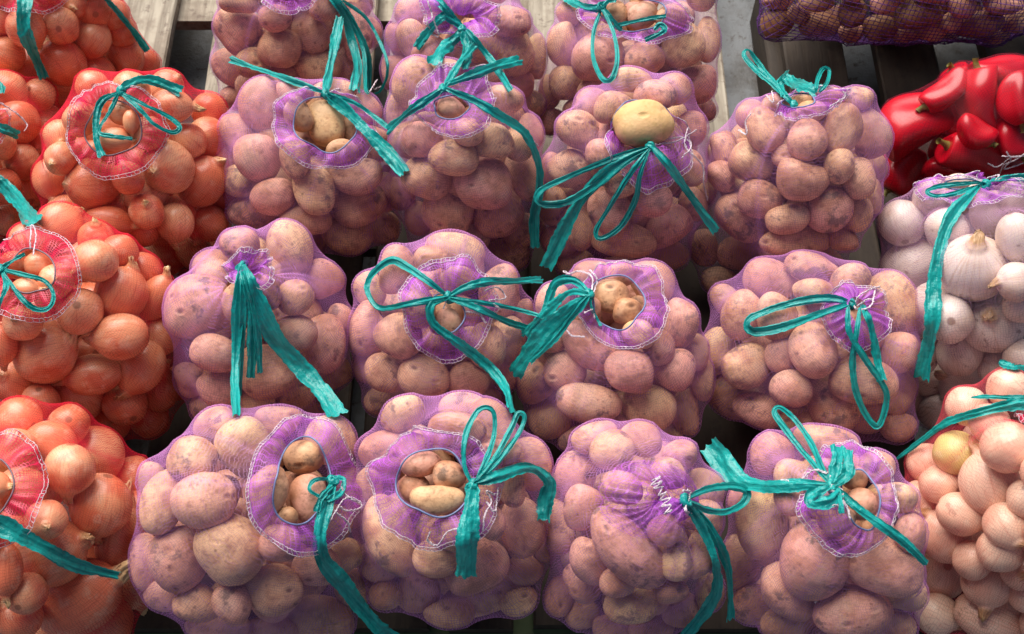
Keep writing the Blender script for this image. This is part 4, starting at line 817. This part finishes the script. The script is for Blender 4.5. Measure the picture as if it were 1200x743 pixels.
def pallet(label):
    p = bpy.data.objects.new('wooden_pallet', None); COL.objects.link(p); p['label'] = label; p['category'] = 'pallet'; p['group'] = 'wooden pallets under the bags'; return p
pale = pallet('weathered pale grey wooden pallet with open gaps under the thin-looped potato bag')
dark = pallet('brown wooden pallet with shade in its dark tint and a green painted front board')
side = pallet('dark brown wooden pallet under the red peppers and coarse sack')
g = np.random.default_rng(3)
ynear = on_z(600, 738, 0)[1]; yfar = on_z(600, -190, 0)[1]; ymid = on_z(600, 205, 0)[1]
def X40(p): return on_z(p, 40, 0)[0]
ZG = -.13
for a, c in ((-130,-40),(-25,72),(92,200),(251,340),(352,440),(458,524),(542,601),(621,712),(735,843)):
    plank('plank', pale, X40(a), X40(c), ymid+g.uniform(.012, .02), yfar, -.02, 0, M['wood'], g)
    plank('plank', dark, X40(a)+g.uniform(-.004, .004), X40(c)+g.uniform(-.004, .004), ynear+g.uniform(0, .006), ymid, -.02, 0, M['dark_shade_wood'], g)  # front boards: shade between the bags is put into their dark colour
for a, c in ((916,986),(1022,1094),(1148,1225),(1240,1320)):
    plank('plank', side, X40(a), X40(c), ynear+g.uniform(0, .006), yfar, -.02, 0, M['dark_shade_wood'], g)
xl, xm, xs, xr = X40(-140), X40(848), X40(905), X40(1330)
yb = on_z(225, 24, -.022)[1]
plank('cross_board', pale, xl, xm, yb, yb+.10, -.045, -.0225, M['wood'], g)
plank('cross_board', pale, xl, xm, ymid+.03, ymid+.12, -.045, -.0225, M['wood'], g)
plank('cross_board', dark, xl, xm, ymid-.12, ymid-.03, -.045, -.0225, M['dark_shade_wood'], g)
plank('cross_board', dark, xl, xm, ynear-.022, ynear+.06, -.045, -.0225, M['green'], g)
plank('cross_board', side, xs, xr, ynear-.02, ynear+.06, -.045, -.0225, M['dark_shade_wood'], g)
plank('cross_board', side, xs, xr, ymid-.05, ymid+.04, -.045, -.0225, M['dark_shade_wood'], g)
plank('cross_board', side, xs, xr, yb, yb+.1, -.045, -.0225, M['dark_shade_wood'], g)
for p, a, c, y0, y1, m in ((pale, xl, xl+.08, ymid+.03, yb+.1, 'wood'), (pale, -.04, .04, ymid+.03, yb+.1, 'wood'), (pale, xm-.08, xm, ymid+.03, yb+.1, 'wood'), (dark, xl, xl+.08, ynear, ymid-.03, 'dark_shade_wood'),
                        (dark, -.04, .04, ynear, ymid-.03, 'dark_shade_wood'), (dark, xm-.08, xm, ynear, ymid-.03, 'dark_shade_wood'), (side, xs, xs+.08, ynear, yb+.1, 'dark_shade_wood'), (side, xr-.08, xr, ynear, yb+.1, 'dark_shade_wood')):
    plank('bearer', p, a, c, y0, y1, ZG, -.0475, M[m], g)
gv = [(-6, -5, ZG), (6, -5, ZG), (6, 9, ZG), (-6, 9, ZG)]
o = obj('ground', mesh('ground', gv, [(0, 1, 2, 3)], M['ground'], False)); o['kind'] = 'structure'; o['label'] = 'dark worn ground below the pallet'; o['category'] = 'ground'
bpy.context.view_layer.update()
